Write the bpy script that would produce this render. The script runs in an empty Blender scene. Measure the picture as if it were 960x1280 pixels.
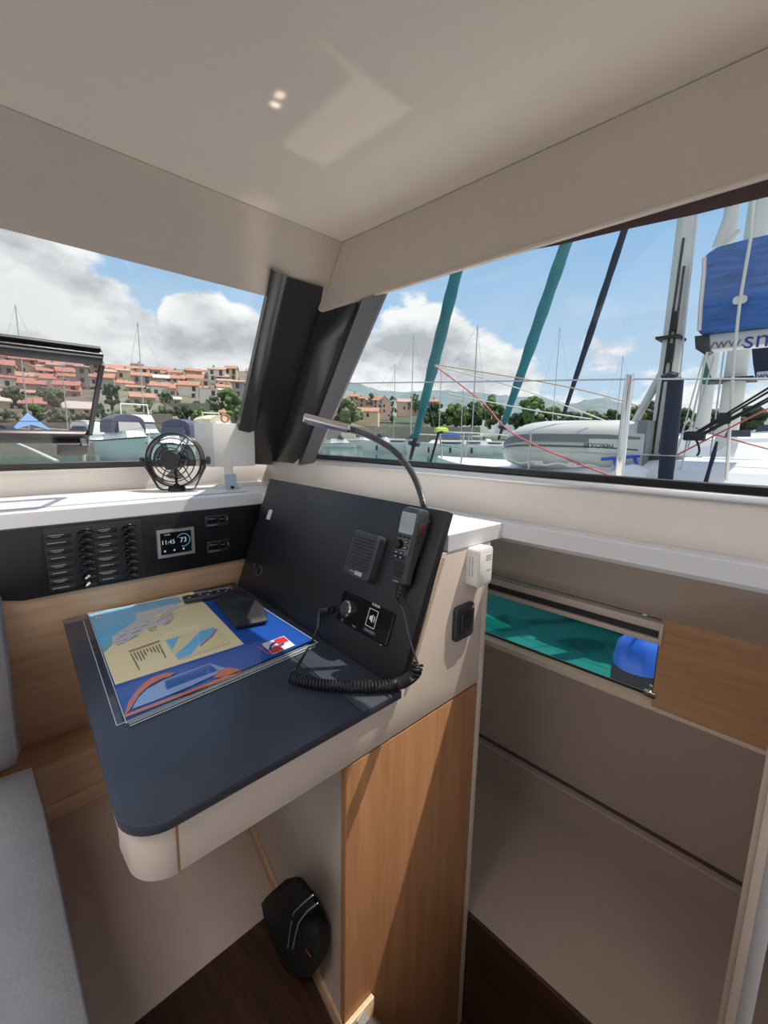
import bpy, bmesh, math, random
from mathutils import Vector, Matrix
random.seed(7)
PI = math.pi
scn = bpy.context.scene
col = scn.collection

# ------------------------------------------------------------------ camera
EYE = Vector((0, 0, 1.45))
F, CX, CY = 558.53, 480.0, 640.0
RX = Vector((0.71499, -0.10402, 0.69135))
RY = Vector((-0.69886, -0.13387, 0.70262))
RZ = Vector((0.01947, -0.98552, -0.16841))
R = Matrix((RX, RY, RZ))            # camera frame (right, down, forward) -> world
cd = bpy.data.cameras.new('camera')
cam = bpy.data.objects.new('camera', cd)
col.objects.link(cam)
cd.sensor_fit = 'HORIZONTAL'; cd.sensor_width = 36.0
cd.lens = F / 960 * 36.0
cd.clip_start = 0.02; cd.clip_end = 3000
r_, u_, b_ = R @ Vector((1, 0, 0)), R @ Vector((0, -1, 0)), R @ Vector((0, 0, -1))
m = Matrix((r_, u_, b_)).transposed().to_4x4(); m.translation = EYE
cam.matrix_world = m
scn.camera = cam

def ray(x, y): return R @ Vector((x - CX, y - CY, F))
def onx(x, y, d): r = ray(x, y); return EYE + r * (d / r.x)
def ony(x, y, d): r = ray(x, y); return EYE + r * (d / r.y)
def onz(x, y, d): r = ray(x, y); return EYE + r * ((d - EYE.z) / r.z)
def onpl(x, y, p0, n): r = ray(x, y); return EYE + r * ((p0 - EYE).dot(n) / r.dot(n))
def V(*a): return Vector(a)

# ------------------------------------------------------------------ materials
MATS = {}
def mat(name, c, rough=.5, metal=0, var=0, scale=8, bump=0, bscale=200, stretch=None, spec=.5, c2=None, coat=0):
    m = bpy.data.materials.new(name); m.use_nodes = True
    nt = m.node_tree; b = nt.nodes['Principled BSDF']
    b.inputs['Base Color'].default_value = (*c, 1)
    b.inputs['Roughness'].default_value = rough
    b.inputs['Metallic'].default_value = metal
    b.inputs['Specular IOR Level'].default_value = spec
    if coat: b.inputs['Coat Weight'].default_value = coat
    tc = nt.nodes.new('ShaderNodeTexCoord'); mp = nt.nodes.new('ShaderNodeMapping')
    nt.links.new(tc.outputs['Object'], mp.inputs['Vector'])
    if stretch: mp.inputs['Scale'].default_value = stretch
    if var or c2:
        n = nt.nodes.new('ShaderNodeTexNoise'); n.inputs['Scale'].default_value = scale
        n.inputs['Detail'].default_value = 6; n.inputs['Roughness'].default_value = .6
        nt.links.new(mp.outputs[0], n.inputs['Vector'])
        mx = nt.nodes.new('ShaderNodeMix'); mx.data_type = 'RGBA'
        if c2: a, d = c, c2
        else: a, d = [max(0, v * (1 - var)) for v in c], [min(1, v * (1 + var)) for v in c]
        mx.inputs['A'].default_value = (*a, 1); mx.inputs['B'].default_value = (*d, 1)
        rp = nt.nodes.new('ShaderNodeMapRange'); rp.inputs['From Min'].default_value = .33; rp.inputs['From Max'].default_value = .67
        nt.links.new(n.outputs['Fac'], rp.inputs['Value'])
        nt.links.new(rp.outputs[0], mx.inputs['Factor']); nt.links.new(mx.outputs['Result'], b.inputs['Base Color'])
    if bump:
        n2 = nt.nodes.new('ShaderNodeTexNoise'); n2.inputs['Scale'].default_value = bscale; n2.inputs['Detail'].default_value = 3
        nt.links.new(mp.outputs[0], n2.inputs['Vector'])
        bp = nt.nodes.new('ShaderNodeBump'); bp.inputs['Strength'].default_value = bump; bp.inputs['Distance'].default_value = .002
        nt.links.new(n2.outputs['Fac'], bp.inputs['Height']); nt.links.new(bp.outputs[0], b.inputs['Normal'])
    MATS[name] = m
    return m
def srgb(r, g, b): return tuple(((v/255+.055)/1.055)**2.4 if v > 10 else v/255/12.92 for v in (r, g, b))
def clear(name, tint, gloss=.06, rough=.0):
    m = bpy.data.materials.new(name); m.use_nodes = True; nt = m.node_tree; nt.nodes.clear()
    o = nt.nodes.new('ShaderNodeOutputMaterial'); t = nt.nodes.new('ShaderNodeBsdfTransparent'); g = nt.nodes.new('ShaderNodeBsdfGlossy')
    lw = nt.nodes.new('ShaderNodeLayerWeight'); pw = nt.nodes.new('ShaderNodeMath'); pw.operation = 'POWER'; pw.inputs[1].default_value = 4
    mx = nt.nodes.new('ShaderNodeMixShader'); mu = nt.nodes.new('ShaderNodeMath'); mu.operation = 'MULTIPLY_ADD'; mu.inputs[1].default_value = gloss * 6; mu.inputs[2].default_value = gloss
    t.inputs[0].default_value = (*tint, 1); g.inputs['Roughness'].default_value = rough
    nt.links.new(lw.outputs['Facing'], pw.inputs[0]); nt.links.new(pw.outputs[0], mu.inputs[0]); nt.links.new(mu.outputs[0], mx.inputs[0]); nt.links.new(t.outputs[0], mx.inputs[1]); nt.links.new(g.outputs[0], mx.inputs[2]); nt.links.new(mx.outputs[0], o.inputs[0])
    MATS[name] = m; return m
def emit(name, c, s=1):
    m = bpy.data.materials.new(name); m.use_nodes = True; b = m.node_tree.nodes['Principled BSDF']
    b.inputs['Base Color'].default_value = (*c, 1); b.inputs['Emission Color'].default_value = (*c, 1); b.inputs['Emission Strength'].default_value = s
    MATS[name] = m; return m

CREAM = mat('cream_headliner', (.56, .47, .40), .75, var=.03, scale=5, bump=.12, bscale=600)
CREAM2 = mat('cream_laminate', (.66, .55, .47), .45, var=.02, scale=6)
CREAMD = mat('cream_gelcoat', (.58, .46, .40), .32, var=.03, scale=4)
SILLW = mat('sill_moulding_white', (.84, .77, .71), .45, var=.02, scale=6)
GELSHADE = mat('cream_gelcoat_shaded', (.40, .31, .265), .4, var=.03, scale=4)  # darker copy of the gelcoat, the hull's shade put into its colour
CEIL = mat('ceiling_vinyl', (.72, .62, .53), .6, var=.02, scale=3, bump=.05, bscale=300)
WHITE = mat('white_laminate', (.82, .82, .84), .32, var=.01)
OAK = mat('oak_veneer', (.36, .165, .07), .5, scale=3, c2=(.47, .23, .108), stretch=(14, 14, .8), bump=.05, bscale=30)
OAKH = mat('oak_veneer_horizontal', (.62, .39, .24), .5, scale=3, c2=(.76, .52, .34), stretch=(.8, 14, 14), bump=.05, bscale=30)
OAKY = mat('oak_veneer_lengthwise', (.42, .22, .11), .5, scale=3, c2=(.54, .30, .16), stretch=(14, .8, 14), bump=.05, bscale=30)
WENGE = mat('dark_floor_wood', (.035, .016, .010), .38, scale=4, c2=(.075, .034, .02), stretch=(16, 1, 16))
BLACK = mat('black_laminate', (.012, .0125, .016), .42, var=.1, scale=30)
BLACKT = mat('black_desk_laminate', (.040, .045, .062), .36, var=.14, scale=7)
PLAST = mat('black_plastic', (.012, .012, .014), .45)
PLASTG = mat('charcoal_plastic', (.036, .037, .046), .45)
GLOSSB = mat('gloss_black', (.008, .008, .010), .12)
PILLAR = mat('black_pillar_film', (.028, .026, .028), .24, spec=.7)
PILLARLIT = mat('lit_pillar_film', (.15, .14, .15), .35)  # lighter copy of the pillar film, light from the glass put into the colour
SEAL = mat('black_rubber_seal', (.01, .01, .011), .5)
BROWN = mat('brown_headliner', (.075, .045, .045), .8, var=.1, scale=60)
CHROME = mat('chrome', (.75, .75, .76), .12, 1)
STEEL = mat('brushed_steel', (.50, .50, .51), .28, 1)
ALU = mat('aluminium', (.72, .72, .73), .38, .9)
GREYP = mat('grey_plastic', (.42, .43, .45), .45)
WHITEP = mat('white_plastic', (.80, .78, .75), .4)
FABRIC = mat('grey_fabric', (.30, .29, .31), .95, var=.08, scale=14, bump=.5, bscale=120)
FABRICW = mat('pale_grey_fabric', (.30, .29, .31), .95, var=.06, scale=10, bump=.5, bscale=120)
INK = mat('white_ink', (.75, .76, .78), .5)
INKD = mat('dim_white_ink', (.32, .33, .36), .5)
GLASS = clear('window_glass', (.97, .98, .98), .012)
TINT = clear('tinted_hatch_glass', (.90, .86, .89), .012)
PLASTIC = clear('clear_plastic_sleeve', (.97, .975, .98), .035, .05)

# ------------------------------------------------------------------ mesh helpers
def box(bm, lo, hi, M=None, bev=0, seg=2):
    lo, hi = Vector(lo), Vector(hi)
    r = bmesh.ops.create_cube(bm, size=1); vs = r['verts']
    for v in vs: v.co = Vector([(lo[i] + hi[i]) / 2 + v.co[i] * (hi[i] - lo[i]) for i in range(3)])
    if bev:
        es = list({e for v in vs for e in v.link_edges})
        rr = bmesh.ops.bevel(bm, geom=es, offset=bev, segments=seg, profile=.5, affect='EDGES')
        vs = list({v for f in rr['faces'] for v in f.verts} | {v for v in vs if v.is_valid})
    if M is not None:
        for v in vs: v.co = M @ v.co
    return vs
def prism(bm, pts, ext, bev=0):
    """solid of a planar polygon (3D points) pushed along ext"""
    ext = Vector(ext); a = [bm.verts.new(Vector(p)) for p in pts]; b = [bm.verts.new(Vector(p) + ext) for p in pts]
    fs = [bm.faces.new(a), bm.faces.new(b[::-1])]
    n = len(pts)
    for i in range(n): fs.append(bm.faces.new((a[i], b[i], b[(i + 1) % n], a[(i + 1) % n])))
    bmesh.ops.recalc_face_normals(bm, faces=fs)
    if bev:
        es = list({e for f in fs[:2] for e in f.edges})
        bmesh.ops.bevel(bm, geom=es, offset=bev, segments=2, profile=.5, affect='EDGES')
def poly(bm, pts):
    return bm.faces.new([bm.verts.new(Vector(p)) for p in pts])
def tube(bm, pts, r, n=8, cap=True, closed=False):
    pts = [Vector(p) for p in pts]; N = len(pts)
    rs = r if isinstance(r, (list, tuple)) else [r] * N
    rings = []; up = None
    for i, p in enumerate(pts):
        if closed: t = (pts[(i + 1) % N] - pts[i - 1])
        else: t = pts[min(i + 1, N - 1)] - pts[max(i - 1, 0)]
        t.normalize()
        if up is None:
            up = t.orthogonal().normalized()
        else:
            up = (up - t * up.dot(t))
            up = up.normalized() if up.length > 1e-6 else t.orthogonal().normalized()
        w = t.cross(up)
        rings.append([bm.verts.new(p + (up * math.cos(2*PI*k/n) + w * math.sin(2*PI*k/n)) * rs[i]) for k in range(n)])
    for i in range(N if closed else N - 1):
        a, b = rings[i], rings[(i + 1) % N]
        for k in range(n): bm.faces.new((a[k], a[(k + 1) % n], b[(k + 1) % n], b[k]))
    if cap and not closed:
        bm.faces.new(rings[0][::-1]); bm.faces.new(rings[-1])
def lathe(bm, prof, M=Matrix(), n=24):
    """profile [(r, z)] spun about local z"""
    rings = []
    for r, z in prof:
        if r < 1e-6: rings.append([bm.verts.new(M @ V(0, 0, z))])
        else: rings.append([bm.verts.new(M @ V(r * math.cos(2*PI*k/n), r * math.sin(2*PI*k/n), z)) for k in range(n)])
    for a, b in zip(rings, rings[1:]):
        for k in range(n):
            k2 = (k + 1) % n
            if len(a) == 1 and len(b) > 1: bm.faces.new((a[0], b[k2], b[k]))
            elif len(b) == 1 and len(a) > 1: bm.faces.new((a[k], a[k2], b[0]))
            elif len(a) > 1: bm.faces.new((a[k], a[k2], b[k2], b[k]))
def loft(bm, rings, cap=True, closed_u=True):
    vr = [[bm.verts.new(Vector(p)) for p in r] for r in rings]
    n = len(vr[0])
    for a, b in zip(vr, vr[1:]):
        for k in range(n if closed_u else n - 1): bm.faces.new((a[k], a[(k + 1) % n], b[(k + 1) % n], b[k]))
    if cap:
        bm.faces.new(vr[0][::-1]); bm.faces.new(vr[-1])
def rrect(w, h, r, n=5):
    """2D rounded rectangle centred on 0"""
    out = []
    for cx, cy, a0 in ((w/2-r, h/2-r, 0), (-w/2+r, h/2-r, PI/2), (-w/2+r, -h/2+r, PI), (w/2-r, -h/2+r, 1.5*PI)):
        for k in range(n + 1): a = a0 + PI/2*k/n; out.append((cx + r*math.cos(a), cy + r*math.sin(a)))
    return out
def catmull(pts, k=8):
    pts = [Vector(p) for p in pts]; P = [pts[0]] + pts + [pts[-1]]; out = []
    for i in range(1, len(P) - 2):
        a, b, c, d = P[i-1:i+3]
        for j in range(k):
            t = j / k
            out.append(.5 * ((2*b) + (c-a)*t + (2*a-5*b+4*c-d)*t*t + (3*b-a-3*c+d)*t**3))
    out.append(pts[-1]); return out

WM = {}
def empty(name, loc, label, cat, group=None, rot=None):
    o = bpy.data.objects.new(name, None); col.objects.link(o); o.empty_display_size = .05
    M = Matrix.Translation(Vector(loc))
    if rot is not None: M = M @ rot.to_4x4()
    o.matrix_world = M; WM[o.name] = M
    o['label'] = label; o['category'] = cat
    if group: o['group'] = group
    return o
def obj(name, bm, m, parent=None, label=None, cat=None, group=None, kind=None, smooth=35, mats=None):
    bmesh.ops.recalc_face_normals(bm, faces=bm.faces[:])
    if parent is not None:
        bm.transform(WM[parent.name].inverted())
        M = WM[parent.name]
    else:
        xs = [v.co for v in bm.verts]
        lo = [min(c[i] for c in xs) for i in range(3)]; hi = [max(c[i] for c in xs) for i in range(3)]
        org = V((lo[0]+hi[0])/2, (lo[1]+hi[1])/2, lo[2])
        if kind: org = V(0, 0, 0)
        M = Matrix.Translation(org); bm.transform(M.inverted())
    me = bpy.data.meshes.new(name); bm.to_mesh(me); bm.free()
    for mm in (mats or [m]): me.materials.append(mm)
    if smooth:
        for p in me.polygons: p.use_smooth = True
        me.set_sharp_from_angle(angle=math.radians(smooth))
    o = bpy.data.objects.new(name, me); col.objects.link(o)
    if parent is not None: o.parent = parent
    else: o.matrix_world = M
    WM[o.name] = M
    if label: o['label'] = label
    if cat: o['category'] = cat
    if group: o['group'] = group
    if kind: o['kind'] = kind
    return o
def struct(name, bm, m, parent=None, smooth=35): return obj(name, bm, m, parent, kind=None if parent else 'structure', smooth=smooth)
def B(): return bmesh.new()
def text_bm(s, size, M, ext=.0004, align='CENTER', squash=1):
    cu = bpy.data.curves.new('t', 'FONT'); cu.body = s; cu.size = size; cu.extrude = ext; cu.align_x = align; cu.align_y = 'CENTER'
    o = bpy.data.objects.new('t', cu); col.objects.link(o)
    dg = bpy.context.evaluated_depsgraph_get(); me = bpy.data.meshes.new_from_object(o.evaluated_get(dg))
    bm = B(); bm.from_mesh(me); bpy.data.objects.remove(o); bpy.data.meshes.remove(me); bpy.data.curves.remove(cu)
    if squash != 1: bmesh.ops.scale(bm, vec=(squash, 1, 1), verts=bm.verts)
    bm.transform(M); return bm
def frame(o, u, v):
    """matrix with x=u, y=v, z=u x v, at o"""
    u = Vector(u).normalized(); v = Vector(v); v = (v - u * v.dot(u)).normalized(); w = u.cross(v)
    M = Matrix((u, v, w)).transposed().to_4x4(); M.translation = Vector(o); return M
def join(dst, src):
    me = bpy.data.meshes.new('j'); src.to_mesh(me); dst.from_mesh(me); bpy.data.meshes.remove(me); src.free()
# ================================================================== THE CABIN
ZC, ZB = 2.08, 1.90                              # ceiling, lower edge of the valances
CT = V(1.015, 1.254, ZC); CB = V(1.046, 1.42, ZB)
def holed(z, x1, y0, y1, d):  # leaves an unseen roof opening, added to let light down on the desk
    bm = B()
    for a in ((-2.2, y0, -1.1, y1), (-1.1, y0, -.3, .2), (-1.1, 1.0, -.3, y1), (-.3, y0, x1, y1)): prism(bm, [(a[0], a[1], z), (a[2], a[1], z), (a[2], a[3], z), (a[0], a[3], z)], (0, 0, d))
    return bm
struct('ceiling', holed(ZC, 1.06, -1.5, 1.30, .05), CEIL)
bm = B(); prism(bm, [(-2.2, 1.256, ZC-.002), CT + V(.03, .002, -.002), CB + V(.03, 0, 0), (-2.2, 1.42, ZB)], (0, .012, .010), .003); struct('wall_front', bm, CREAM)
bm = B(); prism(bm, [(1.017, -1.3, ZC-.002), CT + V(.002, .0, -.002), CB, (1.046, -1.3, ZB)], (.016, 0, .004), .003); struct('wall_right', bm, CREAM)
bm = B(); box(bm, (1.044, -1.3, ZB-.006), (1.058, 1.415, ZB+.002), bev=.002); struct('trim_1', bm, CREAM2)
struct('ceiling_deck', holed(2.14, 1.14, -1.5, 1.42, .03), WHITE)
# window planes
SL, SR = 1.126, .315
PL, NL = V(0, 2.11, 1.305), V(0, 1, 1.126).normalized()
PR, NR = V(1.24, 0, 1.345), V(1, 0, .315).normalized()
def gl(x, z): return V(x, 2.11 - (z - 1.305) * SL, z)
def gr(y, z): return V(1.24 - (z - 1.345) * SR, y, z)
bm = B(); prism(bm, [gl(-2.2, 1.29), gl(1.2, 1.29), gl(1.05, 2.0), gl(-2.2, 2.0)], NL * .006); w1 = struct('window_1', bm, GLASS)
bm = B()
prism(bm, [gl(-2.2, 1.302) - NL*.012, gl(1.2, 1.302) - NL*.012, gl(1.2, 1.331) - NL*.012, gl(-2.2, 1.331) - NL*.012], NL * .01, .002)
struct('window_seal', bm, SEAL, w1)
bm = B(); prism(bm, [gr(-1.3, 1.33), gr(2.0, 1.33), gr(1.6, 2.0), gr(-1.3, 2.0)], NR * .006); w2 = struct('window_2', bm, GLASS)
bm = B(); prism(bm, [gr(-1.3, 1.338) - NR*.012, gr(1.72, 1.338) - NR*.012, gr(1.72, 1.362) - NR*.012, gr(-1.3, 1.362) - NR*.012], NR * .01, .002)
struct('window_seal', bm, SEAL, w2)
bm = B(); q = PR - NR * .006
prism(bm, [onpl(x, y, q, NR) for x, y in ((630, 318), (980, 205), (980, 241), (870, 268), (781, 287), (700, 306))], NR * .003); struct('window_top_band', bm, BROWN, w2)
# pillar between the windows
def PX(x, y, p, n, off=0): return onpl(x, y, p + n * off, n)
def ext(a, b, k): return a + (b - a) * k
cols = []
for (t, b, p, n, off) in (((330, 372), (285, 580), PL, NL, .0), ((333, 376), (289, 580), PL, NL, -.022), ((345, 380), (303, 580), PL, NL, -.03), ((354, 383), (309, 580), PL, NL, -.022), ((358, 384), (313, 580), PL, NL, -.014), ((394, 393), (336.5, 581), PL, NL, -.018),):
    a, c = PX(*t, p, n, off), PX(*b, p, n, off); cols.append((ext(c, a, 1.12), c))
cols2 = []
for (t, b, off) in (((398, 393), (340, 581), -.012), ((443, 379), (367, 581), -.012), ((447, 378), (371, 581), -.004), ((452, 377), (375, 581), -.03)):
    a, c = PX(*t, PR, NR, off), PX(*b, PR, NR, off); cols2.append((ext(c, a, 1.015), c))
bm = B()
rows = [[ext(c, a, k / 6) for (a, c) in cols + cols2] for k in range(7)]
loft(bm, rows, cap=False, closed_u=False)
pil = struct('trim_2', bm, PILLAR, smooth=50)
bm = B()
a0, a1 = cols2[-1]
rows = []
e = [(ext(PX(394, 578, PR, NR, 0), PX(485, 366, PR, NR, 0), k), ) for k in (0, 1.015)]
b1, b0 = e[0][0], e[1][0]
loft(bm, [[ext(a1, a0, k/5), ext(b1, b0, k/5) - NR*.012, ext(b1, b0, k/5)] for k in range(6)], cap=False, closed_u=False)
struct('window_reveal', bm, PILLARLIT, pil, smooth=20)
# lower walls under the windows
bm = B(); box(bm, (-2.2, 2.13, 1.19), (1.27, 2.16, 1.307), bev=.003); struct('wall_front_lower', bm, SILLW)
bm = B(); box(bm, (1.24, -1.3, 1.19), (1.27, 2.16, 1.337), bev=.003); struct('wall_right_lower', bm, SILLW)
bm = B(); box(bm, (1.222, -1.3, 1.318), (1.244, 1.70, 1.340), bev=.004); struct('trim_3', bm, ALU)
bm = B(); box(bm, (-2.2, 2.10, 1.290), (.66, 2.135, 1.303), bev=.003); struct('trim_4', bm, SILLW)

# front wall below the worktop: oak, leaning away towards the footwell, then a ledge
bm = B(); prism(bm, [(-2.0, 1.705, 1.15), (-2.0, 1.705, .84), (-2.0, 2.14, .19), (-2.0, 2.16, .19), (-2.0, 1.73, .85), (-2.0, 1.73, 1.15)], (3.1, 0, 0)); struct('wall_front_oak', bm, OAKH)
bm = B(); box(bm, (-2.0, 1.965, -.05), (.85, 2.16, .19), bev=.004); led = struct('trim_5', bm, OAKH)
bm = B(); box(bm, (-2.0, 1.955, -.05), (.85, 1.966, .02), bev=.002); struct('baseboard_front', bm, OAKH)
# floors
FZ = -.05
bm = B(); box(bm, (-2.2, -1.5, FZ-.05), (.66, 1.078, FZ)); struct('floor', bm, WENGE)
bm = B(); box(bm, (-2.2, 1.078, FZ-.05), (.95, 2.1, FZ+.002), bev=.002); struct('floor_footwell', bm, CREAMD)
bm = B(); box(bm, (.645, -1.5, -.62), (.66, .683, FZ-.05)); struct('trim_6', bm, OAK)
bm = B(); box(bm, (.66, -1.5, -.66), (1.14, .683, -.60)); struct('floor_stairwell', bm, WENGE)
bm = B(); box(bm, (1.105, .683, -.66), (1.14, 2.2, -.60)); struct('floor_hull', bm, WENGE)
# cockpit deck outside the open saloon, behind the camera
bm = B(); box(bm, (-7, -9, -.12), (1.6, -1.5, -.06)); box(bm, (-7, -1.5, -.12), (-2.2, 2.5, -.06)); struct('floor_cockpit', bm, WHITE)

# ------------------------------------------------------------------ hull side under the side deck
bm = B(); prism(bm, [(1.235, -1.3, 1.16), (1.60, -1.3, .885), (1.64, -1.3, .885), (1.275, -1.3, 1.16)], (0, 3.9, 0)); struct('wall_hull_upper', bm, CREAM2)
HX = 1.60
GB = [onx(606, 786, HX+.04).z, onx(815, 857, HX+.04).z]
gz0, gz1 = .595, .80
w3y = onx(822, 828, HX + .04).y
bm = B(); box(bm, (HX+.04, w3y, gz0), (HX+.048, 2.6, gz1+.05)); w3 = struct('window_3', bm, GLASS)
bm = B(); box(bm, (HX+.034, w3y-.004, gz0-.005), (HX+.040, 2.6, gz0+.006)); box(bm, (HX+.034, w3y-.006, gz0), (HX+.040, w3y+.004, gz1+.04)); struct('window_seal', bm, SEAL, w3)
# oak surround: right of the window and the sill under it
bm = B(); box(bm, (HX, -1.3, .575), (HX+.05, w3y-.006, .89)); struct('wall_hull_oak', bm, OAKY)
bm = B(); prism(bm, [(HX, w3y-.006, .578), (HX, w3y-.006, .586), (HX+.05, w3y-.006, gz0+.002), (HX+.05, w3y-.006, .578)], (0, 2.0, 0)); struct('window_sill', bm, mat('sill_oak_lit', (.74, .54, .36), .45, scale=3, c2=(.84, .64, .46), stretch=(14, .8, 14)), w3)  # lighter oak copy, window light on the sill put into the colour
bm = B(); box(bm, (HX-.004, -1.3, .565), (HX+.05, 2.6, .579), bev=.002); struct('trim_7', bm, CREAM2)
# blind cassette: two rails with a dark slot between them
bm = B(); box(bm, (HX-.012, w3y-.005, .845), (HX+.03, 2.6, .872), bev=.003); box(bm, (HX-.012, w3y-.005, .800), (HX+.03, 2.6, .818), bev=.003)
bl = empty('window_blind', (HX, w3y+.6, .80), 'slim pale blind rail fixed along the top of the low hull window', 'blind')
obj('rail', bm, CREAM2, bl)
bm = B(); box(bm, (HX, w3y-.004, .818), (HX+.03, 2.6, .845)); obj('slot', bm, PLASTG, bl)
bm = B(); box(bm, (HX-.014, w3y-.014, .798), (HX+.03, w3y-.004, .874), bev=.002); obj('end_cap', bm, CREAM2, bl)
# latch at the lower corner of that window
p = onx(813, 866, HX)
bm = B(); box(bm, (HX-.012, p.y-.018, p.z-.012), (HX+.002, p.y+.018, p.z+.008), bev=.003); box(bm, (HX-.006, p.y-.006, p.z+.006), (HX+.001, p.y+.006, p.z+.03), bev=.002)
obj('window_latch', bm, CHROME, None, 'small bright metal latch at the lower right corner of the hull window', 'latch')
# lower hull wall, ledge, moulded step
bm = B(); prism(bm, [(HX, -1.3, .566), (1.66, -1.3, .37), (1.70, -1.3, .03), (1.76, -1.3, .03), (1.72, -1.3, .37), (1.66, -1.3, .566)], (0, 3.9, 0)); struct('wall_hull_lower', bm, GELSHADE, smooth=15)
bm = B(); prism(bm, [(1.685, -1.3, .035), (1.715, -1.3, -.15), (1.80, -1.3, -.15), (1.80, -1.3, .035)], (0, 3.9, 0), .006); struct('trim_8', bm, GELSHADE)
bm = B(); prism(bm, [(1.13, -1.3, -.155), (1.72, -1.3, -.145), (1.72, -1.3, -.2), (1.13, -1.3, -.62)], (0, 3.9, 0), .006); struct('trim_9', bm, GELSHADE)
bm = B(); box(bm, (1.116, -1.3, -.62), (1.1305, 2.1, -.157)); struct('trim_11', bm, WENGE)
bm = B(); prism(bm, [(1.662, -1.3, .034), (1.700, -1.3, .034), (1.700, -1.3, .044), (1.664, -1.3, .044)], (0, 3.9, 0), .002); struct('trim_12', bm, GELSHADE)
bm = B(); box(bm, (1.688, -1.3, .044), (1.704, 2.6, .054)); struct('trim_shadow_gap', bm, BROWN)  # dark strip painted in for the shadow gap above the ledge

# door post at the right edge, white door leaf behind it
zt = 1.15
pa = onz(959, 1004, .35)
bm = B(); box(bm, (1.315, .02, -.15), (1.345, .034, 1.155), bev=.003); box(bm, (1.27, .0, -.15), (1.33, .02, 1.155), bev=.003)
struct('trim_10', bm, CREAM2)

bm = B(); box(bm, (1.338, -.03, -.15), (1.69, .012, 1.15), bev=.003); struct('door_1', bm, WHITE)
# ------------------------------------------------------------------ worktop
wt = empty('worktop', (.3, 1.9, 1.155), 'white laminate worktop running under both big windows', 'worktop')
outl = [(-2.0, 1.70), (.950, 1.70), (.905, .683), (1.168, .683), (1.168, -1.3), (1.245, -1.3), (1.245, 2.135), (-2.0, 2.135)]
bm = B(); prism(bm, [V(x, y, 1.158) for x, y in outl], (0, 0, .044), .0015); obj('top', bm, WHITE, wt)
bm = B(); box(bm, (-2.0, 1.698, 1.157), (.945, 1.7005, 1.200)); box(bm, (.905, .6815, 1.157), (1.1665, .6835, 1.200)); box(bm, (1.1665, -1.3, 1.157), (1.1685, .6835, 1.200)); obj('edge_band', bm, mat('edge_band_white', (.74, .73, .76), .3), wt)
rl = B(); a, b = onz(-20, 646, 1.204), onz(308, 614, 1.204)
box(rl, (a.x, -.006, 0), (b.x, .006, .005), Matrix.Translation((0, (b.y), 1.2)), bev=.001)
obj('counter_rail', rl, GREYP, None, 'flat grey metal strip lying along the front worktop beside the fan', 'strip')

# ------------------------------------------------------------------ switch panel on the front wall
FY = 1.69
def fp(x, y): q = ony(x, y, FY); return q.x, q.z
def fbox(bm, x0, z0, x1, z1, d, y0=FY, bev=0): box(bm, (x0, y0 - d, z0), (x1, y0, z1), bev=bev)
sp = empty('switch_panel', (.45, 1.70, .933), 'long black switch panel under the front worktop', 'switch panel')
bm = B(); prism(bm, [(-.6, FY, 1.155), (-.6, FY, .95), (.055, FY, .95), (.125, FY, .932), (.862, FY, .932), (.94, FY, 1.155)], (0, .014, 0), .002); obj('board', bm, BLACK, sp)
# two raised breaker modules
for (xa, xb) in ((56, 120), (118, 180)):
    x0, x1 = fp(xa, 690)[0], fp(xb, 690)[0]
    bm = B(); fbox(bm, x0, .950, x1 - .004, 1.145, .004, bev=.0015); obj('breaker_module', bm, mat('breaker_module_black', (.018, .019, .026), .4) if 'breaker_module_black' not in MATS else MATS['breaker_module_black'], sp)
k = 6.857
L1 = [(150,203),(160,270),(165,330),(172,395),(178,460),(185,522),(197,583),(205,648)]
S1 = [(375,172),(378,235),(385,297),(392,360),(398,422),(408,482),(430,540),(435,600)]
L2 = [(560,155),(565,215),(570,275),(580,330),(585,397),(592,455),(597,513),(602,573)]
S2 = [(755,128),(760,188),(762,245),(770,305),(775,365),(778,422),(785,480),(790,535)]
for Ls, Ss in ((L1, S1), (L2, S2)):
    # columns stand plumb: average the column position, even row pitch
    lx = sum(fp(50+a/k, 640+b/k)[0] for a, b in Ls) / 8; sx = sum(fp(50+a/k, 640+b/k)[0] for a, b in Ss) / 8
    for i in range(8):
        z = sum(fp(50+a/k, 640+b/k)[1] for a, b in (Ls[0], Ss[0])) / 2 * (1 - i/7) + sum(fp(50+a/k, 640+b/k)[1] for a, b in (Ls[7], Ss[7])) / 2 * i/7
        bm = B(); fbox(bm, lx-.034, z-.009, lx+.034, z+.009, .0065, bev=.001); pl = obj('label_plate', bm, PLAST, sp)
        bm = B(); w = (.020, .024, .017, .018, .019, .018, .018, .022)[(i + (Ls is L2) * 3) % 8]
        fbox(bm, lx-.006-w, z-.001+.0022, lx-.006+w, z+.001+.0022, .0068)
        if i % 2 == 0: fbox(bm, lx-.006-w*.6, z-.004, lx-.006+w*.6, z-.0025, .0068)
        obj('label_print', bm, INKD, pl)
        bm = B(); lathe(bm, [(0, 0), (.017, 0), (.019, .004), (.017, .006), (.011, .003), (0, .003)], frame((sx, FY-.004, z), (1, 0, 0), (0, 0, 1)) @ Matrix.Diagonal((1.25, .62, 1, 1)), 18)
        sw = obj('breaker', bm, GLOSSB, sp)
        up = not (Ls is L1 and i > 5)
        bm = B(); tube(bm, [(sx, FY-.006, z), (sx+(.006 if up else -.012), FY-.022, z+(.004 if up else -.003))], [.0045, .003], 8)
        obj('toggle', bm, PLASTG if up else GREYP, sw)
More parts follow.
